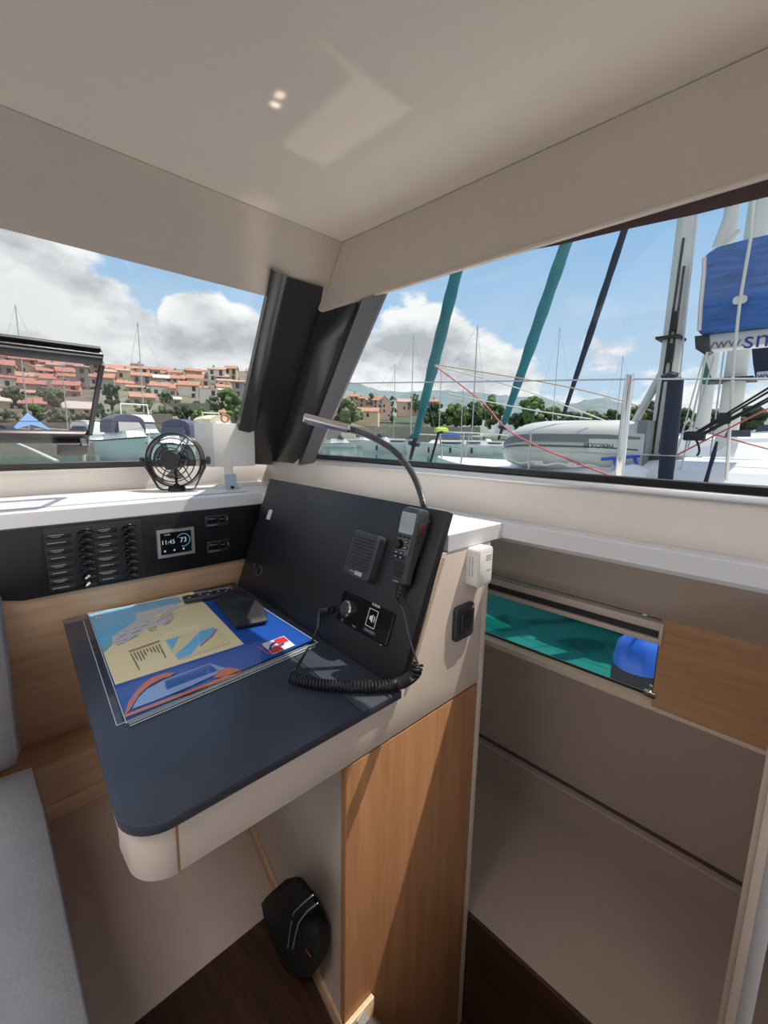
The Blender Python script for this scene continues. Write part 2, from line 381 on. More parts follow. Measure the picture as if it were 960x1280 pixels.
# touch display
x0, z0 = fp(197, 698); x1, z1 = fp(241, 658)
dx = empty('system_display', ((x0+x1)/2, FY, z0), 'square touch display with a silver frame on the black switch panel', 'display')
bm = B(); mz = .010
for a in ((x0, z0, x1, z0+mz), (x0, z1-mz, x1, z1), (x0, z0+mz, x0+mz, z1-mz), (x1-mz, z0+mz, x1, z1-mz)): fbox(bm, *a, .010)
obj('bezel', bm, ALU, dx)
bm = B(); fbox(bm, x0+mz, z0+mz, x1-mz, z1-mz, .006); obj('screen', bm, GLOSSB, dx)
SCR = emit('screen_print_white', (.55, .62, .66), .35); SCB = emit('screen_print_blue', (.10, .42, .62), .4)
cx, cz = (x0+x1)/2, (z0+z1)/2
def ftxt(s, size, x, z, d): return text_bm(s, size, frame((x, FY-d, z), (1, 0, 0), (0, 0, 1)), .0002)
obj('clock_print', ftxt('11:45', .022, cx-.028, cz+.004, .0065), SCR, dx); obj('level_print', ftxt('73', .026, cx+.026, cz+.006, .0065), SCR, dx)
obj('title_print', ftxt('SYSTEM', .006, cx-.03, cz+.032, .0065), SCR, dx)
for i in range(4):
    bm = B(); fbox(bm, x0+.022+i*.033, z0+.020, x0+.028+i*.033, z0+.026, .0066); obj('screen_icon', bm, SCR, dx)
bm = B(); tube(bm, [(cx+.026+.024*math.cos(a), FY-.0066, cz+.006+.024*math.sin(a)) for a in [-.6*PI + i*.12*PI for i in range(13)]], .0012, 5); obj('gauge_ring', bm, SCB, dx)
# two small modules at the right end
for i, (pa, pb, lab) in enumerate((((256, 663), (284.5, 642), 'upper'), ((258.5, 695), (286, 673), 'lower'))):
    xa, za = fp(*pa); xb, zb = fp(*pb); za += .012 if i == 0 else .010
    e = empty('control_module', ((xa+xb)/2, FY, za), f'small black control module at the right end of the switch panel, {lab} of the two', 'control module', 'control modules beside the touch display')
    bm = B(); fbox(bm, xa, za, xb, zb, .010, bev=.003); obj('housing', bm, PLASTG, e)
    w = xb - xa; h = zb - za
    for j, (u0, u1) in enumerate(((.05, .48), (.53, .78), (.82, .97))):
        bm = B(); fbox(bm, xa+w*u0, za+h*.35, xa+w*u1, zb-h*.08, .014, bev=.002); obj('button', bm, GLOSSB, e)
    bm = B(); fbox(bm, xa+w*.08, za+h*.72, xa+w*.42, za+h*.76, .0143); fbox(bm, xa+w*.06, za+h*.14, xa+w*.5, za+h*.19, .0103)
    for q in (.45, .58, .7): fbox(bm, xa+w*.86, za+h*q, xa+w*.94, za+h*q+.002, .0143)
    fbox(bm, xa+w*.58, za+h*.62, xa+w*.74, za+h*.65, .0143); obj('print', bm, INKD, e)

# ------------------------------------------------------------------ chart table with its console
P0, P1, P2 = V(.734, .683, .84), V(.887, .683, 1.266), V(.803, 1.66, .84)
U = (P0 - P2).normalized(); VV = (P1 - P0); VV = (VV - U * VV.dot(U)).normalized(); W = U.cross(VV)
LU, LV = (P0 - P2).length, (P1 - P0).length
MC = frame(P2, U, VV)                               # console frame: u along, v up the slope, w towards the user
MCi = MC.inverted()
def cuv(x, y, w=0): q = MCi @ onpl(x, y, P2 + W * w, W); return q.x, q.y
def con(u, v, w=0): return MC @ V(u, v, w)
TY = .683
tb = empty('chart_table', (.6, 1.1, FZ), 'built-in chart table with black top, cream apron, oak pedestal and sloping black console', 'chart table')
def arc(c, r, a0, a1, n=7): return [(c[0]+r*math.cos(a0+(a1-a0)*i/n), c[1]+r*math.sin(a0+(a1-a0)*i/n)) for i in range(n+1)]
lid = [(.222, 1.70), (.142, .80)] + arc((.205, .741), .067, PI*1.02, PI*1.5, 8) + [(.609, .674), (.70, 1.70)]
bm = B(); prism(bm, [V(x, y, .82) for x, y in lid], (0, 0, .02), .002); obj('desk_lid', bm, BLACKT, tb)
strip = [(.6115, .674), (.735, .674), (.806, 1.66), (.806, 1.70), (.7025, 1.70)]
bm = B(); prism(bm, [V(x, y, .82) for x, y in strip], (0, 0, .0195), .002); obj('tabletop_strip', bm, BLACKT, tb)
bm = B(); prism(bm, [(.212, TY, .725), (.212, TY, .8195), (.742, TY, .8195), (.742, TY, .838), (.885, TY, 1.156), (1.083, TY, 1.156), (1.083, TY, .722), (.57, TY, .720)], (0, .018, 0), .0015); obj('apron_and_cheek', bm, CREAM2, tb)
bm = B(); c = (.212, .758)
prism(bm, [V(x, y, .722) for x, y in [(.208, .684), (.208, .80), (.15, .80)] + arc((.212, .745), .062, PI, PI*1.47, 8)], (0, 0, .094), .002); obj('corner_block', bm, CREAM2, tb)
bm = B(); prism(bm, [(.152, .80, .74), (.232, 1.70, .74), (.25, 1.70, .74), (.17, .80, .74)], (0, 0, .0795)); obj('side_apron', bm, CREAM2, tb)
bm = B(); box(bm, (.2085, .684, .7235), (.2115, .70, .8175)); obj('apron_joint', bm, OAK, tb)
bm = B(); box(bm, (.570, TY, -.61), (1.083, TY+.018, .716), bev=.0015); obj('pedestal_panel', bm, OAK, tb)
bm = B(); box(bm, (1.085, TY, -.61), (1.112, TY+.022, 1.156), bev=.004); obj('corner_post', bm, CREAM2, tb)
bm = B(); box(bm, (1.094, TY+.022, -.61), (1.110, 2.12, 1.156)); obj('pedestal_hull_side', bm, CREAM2, tb)
side = [(.5725, TY+.0185), (.593, .818), (.635, 1.094), (.693, 1.379), (.80, 1.96)]
bm = B(); prism(bm, [V(x, y, FZ) for x, y in side] + [V(x+.018, y, FZ) for x, y in side[::-1]], (0, 0, .869)); obj('pedestal_side', bm, CREAM2, tb)
bm = B(); sd = [(x-.012, y-.002) for x, y in side]; sd[0] = (.559, TY-.013)
prism(bm, [V(x, y, FZ) for x, y in sd + [(.66, TY-.013), (.66, TY-.001), (.571, TY-.001)][::-1][:0]] + [V(x, y, FZ) for x, y in [(p[0]-.0005, p[1]) for p in side[::-1]]], (0, 0, .05), .002)
prism(bm, [V(.559, TY-.013, -.14), V(.559, TY-.013, .0), V(.659, TY-.013, .0), V(.659, TY-.013, -.14)], (0, .0125, 0), .002)
obj('plinth', bm, OAKH, tb)
# console: black board with a thickness, cream edge
bm = B(); box(bm, (.0, -.0, -.024), (LU-.001, LV, 0), MC, bev=.002); obj('console_board', bm, BLACK, tb)
bm = B(); box(bm, (LU-.0, -.0, -.036), (LU+.001, LV-.115, -.026), MC); obj('console_edge', bm, mat('edge_beige', (.55, .42, .31), .5), tb)
bm = B(); prism(bm, [V(.86, .72, 1.158), V(.95, 1.66, 1.158), V(.80, 1.66, .80), V(.735, .72, .80)], W * -.03); obj('console_back', bm, BLACK, tb)
# paper tag on the plinth
bm = B(); prism(bm, [ony(x, y, TY-.0135) for x, y in ((446, 1276), (455, 1262), (468, 1283), (458, 1300))], (0, -.0008, 0)); obj('paper_tag', bm, mat('white_paper', (.8, .8, .78), .6), None, 'small white paper tag stuck low on the chart table plinth', 'tag')
# ================================================================== THINGS ON THE CONSOLE
def rbox(bm, u, v, w, h, d, r, M, w0=0, top=None, n=5):
    """rounded plate standing d proud of local plane, with softened front edge"""
    c = min(.003, d*.4)
    def ring(s, z): return [M @ V(u + x*s[0], v + y*s[1], z) for x, y in rrect(w, h, r, n)]
    s2 = (1 - 2*c/w, 1 - 2*c/h) if top is None else top
    loft(bm, [ring((1, 1), w0), ring((1, 1), w0 + d - c), ring(s2, w0 + d)])
# --- loudspeaker of the radio
pts = [cuv(*p) for p in ((455, 667), (485, 676), (470, 727), (438, 716))]
su, sv = sum(p[0] for p in pts)/4, sum(p[1] for p in pts)/4
sw_, sh_ = .118, .132
e = empty('loudspeaker', con(su, sv), 'square black loudspeaker with ribbed grille on the black console', 'loudspeaker')
bm = B(); rbox(bm, su, sv, sw_, sh_, .034, .012, MC); obj('housing', bm, PLASTG, e)
bm = B()
for i in range(10):
    v = sv + .048 - i * .0095; box(bm, (su-.045, v-.0016, .034), (su+.045, v+.0016, .0375), MC, bev=.001)
obj('grille', bm, PLAST, e)
bm = B(); box(bm, (su-.002, sv-.057, .034), (su+.030, sv-.046, .0355), MC); pass
obj('badge', bm, GREYP, e)
bm = B(); box(bm, (su-.028, sv-.0525, .0340), (su-.006, sv-.0495, .0345), MC); obj('badge_print', bm, INKD, e)

# --- stereo remote panel
pts = [cuv(*p) for p in ((431, 739), (494, 765), (487, 808), (421, 776))]
fu0, fu1 = (pts[0][0]+pts[3][0])/2, (pts[1][0]+pts[2][0])/2; fv0, fv1 = (pts[2][1]+pts[3][1])/2, (pts[0][1]+pts[1][1])/2
e = empty('stereo_remote', con((fu0+fu1)/2, fv0), 'black stereo remote panel with a silver-ringed knob low on the console', 'stereo remote')
bm = B(); rbox(bm, (fu0+fu1)/2, (fv0+fv1)/2, fu1-fu0, fv1-fv0, .008, .005, MC); obj('panel', bm, GLOSSB, e)
ku, kv = cuv(434, 761, .012)
KM = MC @ Matrix.Translation((ku, kv, .008))
bm = B(); lathe(bm, [(0, 0), (.0235, 0), (.0235, .010), (.0205, .013), (.0195, .0125)], KM, 32); lathe(bm, [(.0195, .0125), (.0185, .0135)], KM, 32); kb = obj('knob', bm, CHROME, e)
bm = B(); lathe(bm, [(.0195, .006), (.0190, .016), (.017, .0175), (0, .0175)], KM, 32); obj('knob_cap', bm, PLASTG, kb)
bu, bv = cuv(465, 773, .008); QM = MC @ Matrix.Translation((bu, bv, .0083))
bm = B()
for a in ((-.019, -.024, .019, -.0225), (-.019, .0225, .019, .024), (-.019, -.024, -.0175, .024), (.0175, -.024, .019, .024)): box(bm, (a[0], a[1], 0), (a[2], a[3], .0008), QM)
obj('button_outline', bm, INK, e)
bm = B(); prism(bm, [QM @ V(*p, 0) for p in ((-.009, -.005), (-.009, .005), (-.004, .005), (.003, .011), (.003, -.011), (-.004, -.005))], W*.0008)
for rr in (.008, .012): tube(bm, [QM @ V(.001 + rr*math.cos(a), rr*math.sin(a), .0004) for a in (-.8, -.4, 0, .4, .8)], .0008, 4)
obj('button_icon', bm, INK, e)
bm = text_bm('FUSION', .0095, MC @ Matrix.Translation((bu+.002, bv+.036, .0085))); obj('brand_print', bm, INK, e)
bm = B(); box(bm, (bu-.022, bv-.040, .008), (bu+.030, bv-.029, .0086), MC); lp = obj('label_plate', bm, PLASTG, e)
bm = text_bm('SIGNATURE', .0072, MC @ Matrix.Translation((bu+.004, bv-.0345, .0088))); obj('label_print', bm, INKD, lp)
bm = text_bm('MENU', .006, MC @ Matrix.Translation((ku+.045, kv-.036, .0085))); obj('menu_print', bm, INKD, e); bm = B()
tube(bm, [MC @ V(ku - .012 + .0035*math.cos(a), kv - .036 + .0035*math.sin(a), .0085) for a in [i*PI/5 for i in range(11)]], .0006, 4); obj('power_mark', bm, INKD, e)
bm = B(); lathe(bm, [(0, 0), (.004, 0), (.004, .002), (0, .002)], MC @ Matrix.Translation((bu+.055, bv-.05, .003)), 12); obj('small_screw', bm, GREYP, e)

# --- VHF handset in its cradle
hu, hv = cuv(519, 645, .035); hu2, hv2 = cuv(501, 716, .035)
e = empty('radio_handset', con(hu2, hv2), 'black radio handset with keypad and coiled cord hung on the console', 'radio handset')
ax = (V(hu, hv, 0) - V(hu2, hv2, 0)); HL = .196
HM = MC @ frame(V((hu+hu2)/2, (hv+hv2)/2 - .004, .012), V(1, 0.0, .0), V(0, 1, .05))
def hring(v, w, d, z0): return [HM @ V(x, v, z0 + z) for x, z in [(p[0], p[1] + d/2) for p in rrect(w, d, min(.012, d*.35), 4)]]
bm = B(); loft(bm, [hring(v, w, d, 0) for v, w, d in ((-.098, .040, .024), (-.094, .052, .030), (-.05, .056, .034), (0, .062, .038), (.05, .068, .043), (.085, .069, .045), (.096, .060, .040), (.100, .046, .030))]); obj('body', bm, PLASTG, e)
FH = HM @ Matrix.Translation((0, 0, .0435)) @ Matrix.Rotation(math.radians(-3.2), 4, 'X').inverted()
FH = HM @ frame(V(0, 0, .0388), V(1, 0, 0), V(0, 1, .065))
bm = B(); rbox(bm, 0, .057, .052, .054, .0015, .004, FH); obj('screen', bm, mat('radio_screen', (.34, .37, .40), .1, spec=.8), e)
bm = B(); rbox(bm, 0, .002, .050, .052, .0012, .006, FH); obj('keypad', bm, GREYP if False else mat('keypad_grey', (.12, .12, .13), .4), e)
for i in range(3):
    bm = B(); rbox(bm, -.016+.016*i, .022, .012, .008, .003, .003, FH, .001); obj('key', bm, PLAST, e)
bm = B(); lathe(bm, [(0, 0), (.0125, 0), (.0125, .011), (.010, .0135), (0, .0135)], FH @ Matrix.Translation((-.011, .001, .001)), 20); obj('channel_knob', bm, GLOSSB, e)
for i, (x, y) in enumerate(((.012, .010), (.012, -.004), (-.016, -.020), (.002, -.020), (-.016, -.031), (.002, -.031))):
    bm = B(); rbox(bm, x, y, .014, .008, .003, .003, FH, .001); kk = obj('key', bm, PLAST, e)
    bm = B(); box(bm, (x-.004, y-.0008, .004), (x+.004, y+.0008, .0043), FH); obj('key_print', bm, INK, kk)
bm = B()
for i in range(6): box(bm, (-.020+.001*i, -.045-.0072*i, .000), (.020-.001*i, -.0425-.0072*i, .0028), FH, bev=.0008)
obj('grille', bm, PLAST, e)
bm = B(); box(bm, (-.010, -.094, .0), (.010, -.0915, .0012), FH); obj('badge_print', bm, INKD, e)
bm = B(); box(bm, (.031, .035, .012), (.0362, .066, .030), HM, bev=.002); obj('talk_button', bm, mat('dark_red_plastic', (.09, .02, .025), .4), e)
bm = B(); rbox(bm, hu, hv2+.10, .052, .10, .030, .01, MC); obj('cradle', bm, PLAST, e)
bm = B(); rings = []
T0 = HM @ V(0, -.098, .014)
for i in range(9):
    r = .0125 - .0009*i; r += (.0022 if i % 2 else 0)
    rings.append([HM @ V(r*math.cos(a), -.096-.005*i, .014 + r*.7*math.sin(a)) for a in [2*PI*k/10 for k in range(10)]])
loft(bm, rings); obj('strain_relief', bm, PLAST, e)
cs = HM @ V(0, -.138, .014)
lead = [cs] + [onpl(x, y, P2 + W*o, W) for x, y, o in ((504, 765, .022), (510, 792, .028), (517, 815, .030), (522, 829, .034))]
bm = B(); tube(bm, catmull(lead, 6), .0028, 8); cord = obj('lead', bm, PLAST, e)
tz = .855
core = [lead[-1], onpl(518, 842, P2+W*.035, W)] + [onz(x, y, z) for x, y, z in ((500, 854, .862), (470, 858, .856), (440, 858, .856), (405, 856, .856), (378, 851, .856), (363, 846, .857))]
cc = catmull(core, 14)
# even arc length helix
L = [0]
for a, b in zip(cc, cc[1:]): L.append(L[-1] + (b-a).length)
tot = L[-1]; turns = 46; n = turns * 10; hel = []
up = V(0, 0, 1); j = 0
for i in range(n + 1):
    s = tot * i / n
    while j < len(L) - 2 and L[j+1] < s: j += 1
    t = (s - L[j]) / max(1e-9, L[j+1] - L[j]); p = cc[j].lerp(cc[j+1], t)
    d = (cc[min(j+2, len(cc)-1)] - cc[max(j-1, 0)]).normalized(); a = d.orthogonal().normalized() if abs(d.z) > .99 else d.cross(up).normalized(); b = d.cross(a)
    ph = 2*PI*turns*i/n; rr = .0115
    hel.append(p + a*rr*math.cos(ph) + b*rr*math.sin(ph))
bm = B(); tube(bm, hel, .0034, 6); obj('coiled_cord', bm, PLAST, e)
pl0 = onpl(413, 762, P2 + W*.012, W); pl1 = onpl(400, 764, P2 + W*.016, W)
tail = [hel[-1], onz(366, 842, .860), onz(374, 828, .875), onpl(388, 805, P2 + W*.05, W), onpl(397, 785, P2 + W*.024, W)]
bm = B(); tube(bm, catmull(tail, 6), .0028, 8); obj('lead', bm, PLAST, e)
bm = B(); tube(bm, [onpl(397.5, 786, P2+W*.024, W), onpl(400, 766, P2+W*.018, W), pl1, pl0], [.006, .008, .009, .009], 10); tube(bm, [pl0, pl0 - W*.012], [.011, .011], 12); obj('plug', bm, PLAST, e)

# --- gooseneck reading lamp on the top edge of the console
gb = con(*cuv(527, 634), -.012); gb = MC @ V((MCi @ gb).x, LV-.002, -.012)
nn = V(.26, .275, 0).normalized()
e = empty('reading_lamp', gb, 'chrome gooseneck reading lamp curving up from the console top', 'reading lamp')
pp = [gb] + [onpl(x, y, gb, nn) for x, y in ((524, 612), (513, 588), (494, 565), (466, 547), (436, 536))]
gpts = catmull(pp, 14); bm = B()
rs = [.0088 + (.0010 if i % 2 else -.0004) for i in range(len(gpts))]
dense = []
for a, b in zip(gpts, gpts[1:]): dense += [a, a.lerp(b, .5)]
dense.append(gpts[-1]); rs = [.0098 if i % 2 else .0074 for i in range(len(dense))]
tube(bm, dense, rs, 12); obj('gooseneck', bm, mat('gooseneck_steel', (.26, .26, .27), .32, .9), e, smooth=30)
h0, h1 = onpl(438, 536.5, gb, nn), onpl(380, 522, gb, nn)
hd = (h1 - h0)
bm = B(); tube(bm, [h0, h0 + hd*.04, h0 + hd*.05, h0 + hd*.93, h0 + hd*.98, h1], [.010, .0115, .0125, .0125, .0125, .0105], 20); hh = obj('lamp_head', bm, CHROME, e)
bm = B(); q0, q1 = h0 + hd*.55, h0 + hd*.92
tube(bm, [q0 + V(0, 0, -.006), q1 + V(0, 0, -.006)], .0095, 10); obj('lens', bm, mat('lamp_lens', (.25, .26, .27), .2), hh)
bm = B(); lathe(bm, [(0, 0), (.014, 0), (.014, .008), (.010, .012), (0, .012)], Matrix.Translation(gb - V(0, 0, .008)), 16); obj('foot', bm, CHROME, e)

# --- torn white sticker, socket on the dark end of the console, switch, detector
u, v = cuv(337, 643); bm = B(); prism(bm, [con(u-.016, v-.022, .0004), con(u+.014, v-.020, .0004), con(u+.016, v+.018, .0004), con(u+.002, v+.021, .0004), con(u-.015, v+.016, .0004)], W*.0006); obj('sticker', bm, mat('sticker_white', (.62, .62, .62), .55), None, 'small torn white sticker at the far upper end of the console', 'sticker')
u, v = cuv(324, 714)
e = empty('socket', con(u, v), 'round black socket at the dark far end of the console', 'socket')
SM = MC @ Matrix.Translation((u, v, 0)); bm = B(); lathe(bm, [(.010, .002), (.015, .004), (.021, .004), (.023, 0), (0, 0)], SM, 24); obj('rim', bm, PLASTG, e)
bm = B(); lathe(bm, [(0, .0005), (.0105, .0005), (.0105, .003)], SM, 20); obj('insert', bm, GLOSSB, e)
bm = B(); box(bm, (u-.055, v+.004, 0), (u-.035, v+.022, .004), MC, bev=.0015); obj('cap', bm, PLASTG, e)
# light switch on the cheek
q = [ony(x, y, TY) for x, y in ((562, 798), (592, 755))]
sx, sz = (q[0].x+q[1].x)/2, (q[0].z+q[1].z)/2
YM = frame((sx, TY, sz), (1, 0, 0), (0, 0, 1))
e = empty('light_switch', (sx, TY, sz-.05), 'black rocker light switch on the pale cheek of the chart table', 'switch')
bm = B(); rbox(bm, 0, 0, .088, .100, .012, .014, YM); obj('plate', bm, PLASTG, e)
bm = B(); rbox(bm, 0, 0, .048, .058, .018, .006, YM); obj('rocker', bm, PLAST, e)
bm = B(); lathe(bm, [(0, 0), (.0045, 0), (.0045, .003), (0, .003)], YM @ Matrix.Translation((.033, .037, .0115)), 12); obj('screw_cap', bm, GREYP, e)
# gas detector
q = [ony(x, y, TY) for x, y in ((578, 730), (608, 684))]
sx, sz = (q[0].x+q[1].x)/2 - .004, (q[0].z+q[1].z)/2 + .004
YM = frame((sx, TY, sz), (1, 0, 0), (0, 0, 1))
e = empty('gas_detector', (sx, TY, sz-.05), 'white plastic gas detector on the pale cheek above the rocker switch', 'detector')
bm = B(); rbox(bm, 0, 0, .074, .108, .038, .012, YM, top=(.86, .92)); obj('housing', bm, WHITEP, e)
bm = B()
for i in range(3): box(bm, (.000, .030-.006*i, .0378), (.026, .0322-.006*i, .0384), YM)
for i in range(4):
    box(bm, (-.024, -.018-.006*i, .0378), (-.020, -.016-.006*i, .0384), YM)
    if i: box(bm, (-.016, -.018-.006*i, .0378), (-.004, -.0165-.006*i, .0384), YM)
box(bm, (.008, -.012, .0378), (.026, -.009, .0384), YM)
for i in range(2): box(bm, (-.0372, -.025, .010+.009*i), (-.0362, .03, .013+.009*i), YM)
obj('vent_marks', bm, GREYP, e)
bm = B(); tube(bm, [YM @ V(-.005, -.052, .018), YM @ V(-.005, -.066, .018)], .004, 10); obj('test_stub', bm, WHITEP, e)

# ================================================================== THINGS ON THE DESK
DZ = .8405
def dz(x, y, z=DZ): return onz(x, y, z)
def flat(bm, px, z, d=.0002): prism(bm, [dz(x, y, z) for x, y in px], (0, 0, -d))
# lower clear folder and the chart folder on top of it
e = empty('chart_folder', dz(150, 890), 'clear plastic folder lying askew under the nautical chart', 'folder')
lowq = [(105, 776), (146, 906), (160, 903), (170, 760)]
bm = B(); flat(bm, [(104, 776), (146, 907), (390, 804), (285, 737)], DZ+.0015, .0012); obj('sleeve', bm, PLASTIC, e)
bm = B()
for a, b in (((104, 776), (146, 907)), ((146, 907), (390, 804))): tube(bm, [dz(*a, DZ+.0015), dz(*b, DZ+.0015)], .0011, 5)
obj('sealed_edge', bm, mat('clear_edge', (.55, .58, .62), .15), e)
ch = empty('nautical_chart', dz(150, 890), 'large blue and yellow nautical chart in a clear sleeve on the desk', 'chart')
Z1 = DZ + .0055
bm = B(); flat(bm, [(111, 768), (157, 899), (392, 799), (287, 735)], Z1, .0035); obj('sheet', bm, mat('chart_blue', srgb(36, 86, 176), .3, var=.06), ch)
PRN = {}
def pm(n, c, r=.4):
    if n not in PRN: PRN[n] = mat('chart_' + n, srgb(*c), r)
    return PRN[n]
_z = [Z1]
def pr(name, px, mname, c):
    _z[0] += .00022
    bm = B()
    for p in (px if isinstance(px[0][0], tuple) else [px]): flat(bm, p, _z[0], .0002)
    return obj(name, bm, pm(mname, c), ch)
pr('land_print', [(111, 768), (144, 856), (305, 805), (257, 755), (241, 739.5)], 'yellow', (255, 234, 184))
pr('sea_print', [(111, 768), (126, 810), (133, 805), (140, 796), (155, 786), (172, 774), (194, 764), (216, 757), (228, 752), (221, 745)], 'sea_blue', (128, 200, 240))
pr('shallow_print', [(126, 810), (130, 816), (140, 806), (146, 796), (140, 796), (133, 803)], 'shallow', (140, 190, 205))
pr('upper_blue_print', [(241, 739.5), (257, 752), (300, 745), (287, 735)], 'slate_blue', (64, 84, 150))
isl = [[(140, 797), (156, 786), (171, 775), (170, 766), (189, 762), (214, 755), (228, 757), (214, 765), (196, 768), (190, 777), (207, 769), (216, 770), (209, 779), (196, 782), (181, 786), (172, 794), (157, 802), (146, 806), (141, 803)]]
pr('island_print', isl, 'island_grey', (222, 216, 212))
random.seed(5); sl = []
for i in range(34):
    x = 143 + random.random()*66; y = 801 - (x-143)*.42 + random.uniform(-8, 8)*.9; L_ = random.uniform(4, 13)
    sl.append([(x, y), (x+L_, y-L_*.45), (x+L_+.2, y-L_*.45+.45), (x+.2, y+.45)])
pr('coast_lines', sl, 'coast_line', (156, 150, 154))
pr('inset_frame', [(205, 800.5), (222.5, 825), (288.5, 804), (270, 782.5)], 'inset_white', (228, 222, 196))
pr('inset_land', [(207, 800.5), (222.5, 823), (287, 803), (269.5, 783.5)], 'inset_yellow', (250, 228, 170))
pr('inset_sea', [[(207, 800.5), (215, 812), (219, 806), (225, 795)], [(222.5, 823), (238, 818), (250, 805), (262, 796), (270, 786), (266, 784.5), (250, 789), (240, 799), (231, 808), (219, 818)]], 'sea_blue', (128, 200, 240))
pr('inset_border', [[(262, 796), (270, 786), (272, 787), (264, 798)], [(250, 806), (262, 796), (263, 798), (251, 808)]], 'border_pink', (190, 130, 160))
tx = [];
for i in range(10):
    x = 163 + i*3.9; y = 817 - i*1.28; L_ = (20, 9, 11, 11, 7, 4, 6, 7, 9, 17)[i]
    tx.append([(x, y), (x+L_*.52, y+L_), (x+L_*.52+1.0, y+L_-.3), (x+1.0, y-.3)])
pr('legend_text', tx, 'print_black', (60, 55, 55))
pr('legend_dots', [[(160.5+i*3.0, 814-i*1.05), (162.3+i*3.0, 815.2-i*1.05), (163.4+i*3.0, 814-i*1.05), (161.7+i*3.0, 812.9-i*1.05)] for i in range(13)], 'print_red', (150, 60, 50))
pr('corner_mark', [[(118.5, 767), (120, 774), (122, 773.6), (120.5, 766.6)], [(121, 768.5), (126.5, 767.2), (126.8, 768.4), (121.3, 769.7)], [(122, 772), (127, 770.7), (127.4, 771.9), (122.4, 773.2)]], 'mark_white', (215, 225, 228))
pr('bow_print', [(165, 886), (172, 873), (183, 862), (207, 849), (262, 829), (285, 836), (230, 861), (190, 877)], 'pale_blue', (150, 176, 214))
pr('bow_shade', [(206, 851), (262, 830), (272, 838), (208, 862)], 'mid_blue', (66, 104, 178))
pr('orange_arc', [(156, 893), (160, 878), (170, 864), (180, 854), (192, 846), (206, 841), (218, 840.5), (213, 845), (200, 849), (186, 857), (174, 868), (164, 884), (161, 889)], 'orange', (214, 120, 78))
pr('orange_line', [[(155, 893.5), (300, 838), (303, 841), (157, 896.5)], [(266, 848), (274, 838), (286, 834), (298, 836), (301, 841)]], 'orange', (214, 120, 78))
pr('logo_white', [(327, 805), (354.6, 794.8), (369, 806.5), (341, 818)], 'logo_white', (232, 230, 232))
pr('logo_red', [[(341.5, 799.8), (354.4, 795.6), (367.5, 806.2), (353.5, 811)], ] and [[(341.5, 800), (354.4, 795.6), (361, 801), (348.5, 806)], [(334.5, 811.5), (348.5, 806), (355, 811.5), (341, 817.2)]], 'logo_red', (206, 52, 56))
arcp = [(336, 812), (337, 806.5), (342, 802.5), (346, 801.8)]
pr('logo_arc', [[(336, 812), (337, 806.5), (342, 802.5), (346, 801.8), (346, 803.6), (343, 804.6), (339.5, 808), (339, 811.5)], [(348, 806.5), (355, 803.5), (356, 805), (350, 808.5)]], 'logo_blue', (40, 60, 140))
pr('orange_print', [[(322.5+i*2.2, 809+i*1.6), (325+i*2.2, 808+i*1.6), (326+i*2.2, 808.9+i*1.6), (323.6+i*2.2, 809.9+i*1.6)] for i in range(6)], 'orange', (190, 100, 80))
bm = B(); flat(bm, [(110, 767), (158, 904), (397, 803), (288, 733.5)], _z[0]+.0012, .0005); obj('sleeve', bm, PLASTIC, ch)
bm = B()
ZT = _z[0] + .0012
for a, b in (((110, 767), (158, 904)), ((158, 904), (397, 803)), ((397, 803), (288, 733.5)), ((288, 733.5), (110, 767))): tube(bm, [dz(*a, ZT), dz(*b, ZT)], .0010, 5)
for o in (2, 4.5): tube(bm, [dz(160+o*.5, 903+o, DZ+.003), dz(394, 803.5+o, DZ+.003)], .0012, 5)
obj('sealed_edge', bm, MATS['clear_edge'], ch)
CHZ = ZT + .0012
# black pouch/wallet on the chart
wp = [(269, 753), (295, 786), (334, 778), (328, 761), (306, 744), (281, 743)]
e = empty('soft_case', dz(300, 770, CHZ), 'black soft case lying on the nautical chart next to the remote', 'case')
bm = B(); base = [dz(x, y, CHZ) for x, y in wp]; c0 = sum(base, V(0, 0, 0))/len(base)
loft(bm, [base, [c0 + (p-c0)*1.02 + V(0, 0, .009) for p in base], [c0 + (p-c0)*.96 + V(0, 0, .016) for p in base], [c0 + (p-c0)*.84 + V(0, 0, .019) for p in base]]); obj('body', bm, mat('case_black', (.012, .012, .015), .6, bump=.2, bscale=300), e)
fl = [dz(x, y, CHZ+.017) for x, y in ((277, 746), (288, 757), (318, 751), (303, 741), (287, 739.5))]; c1 = sum(fl, V(0, 0, 0))/len(fl)
bm = B(); loft(bm, [fl, [c1 + (p-c1)*.97 + V(0, 0, .007) for p in fl], [c1 + (p-c1)*.86 + V(0, 0, .010) for p in fl]]); obj('flap', bm, MATS['case_black'], e)
bm = B(); prism(bm, [dz(x, y, CHZ+.012) + V(0, 0, 0) for x, y in ((324, 768), (334, 766), (334, 771), (323, 774))], (0, 0, .004)); obj('clasp', bm, STEEL, e)
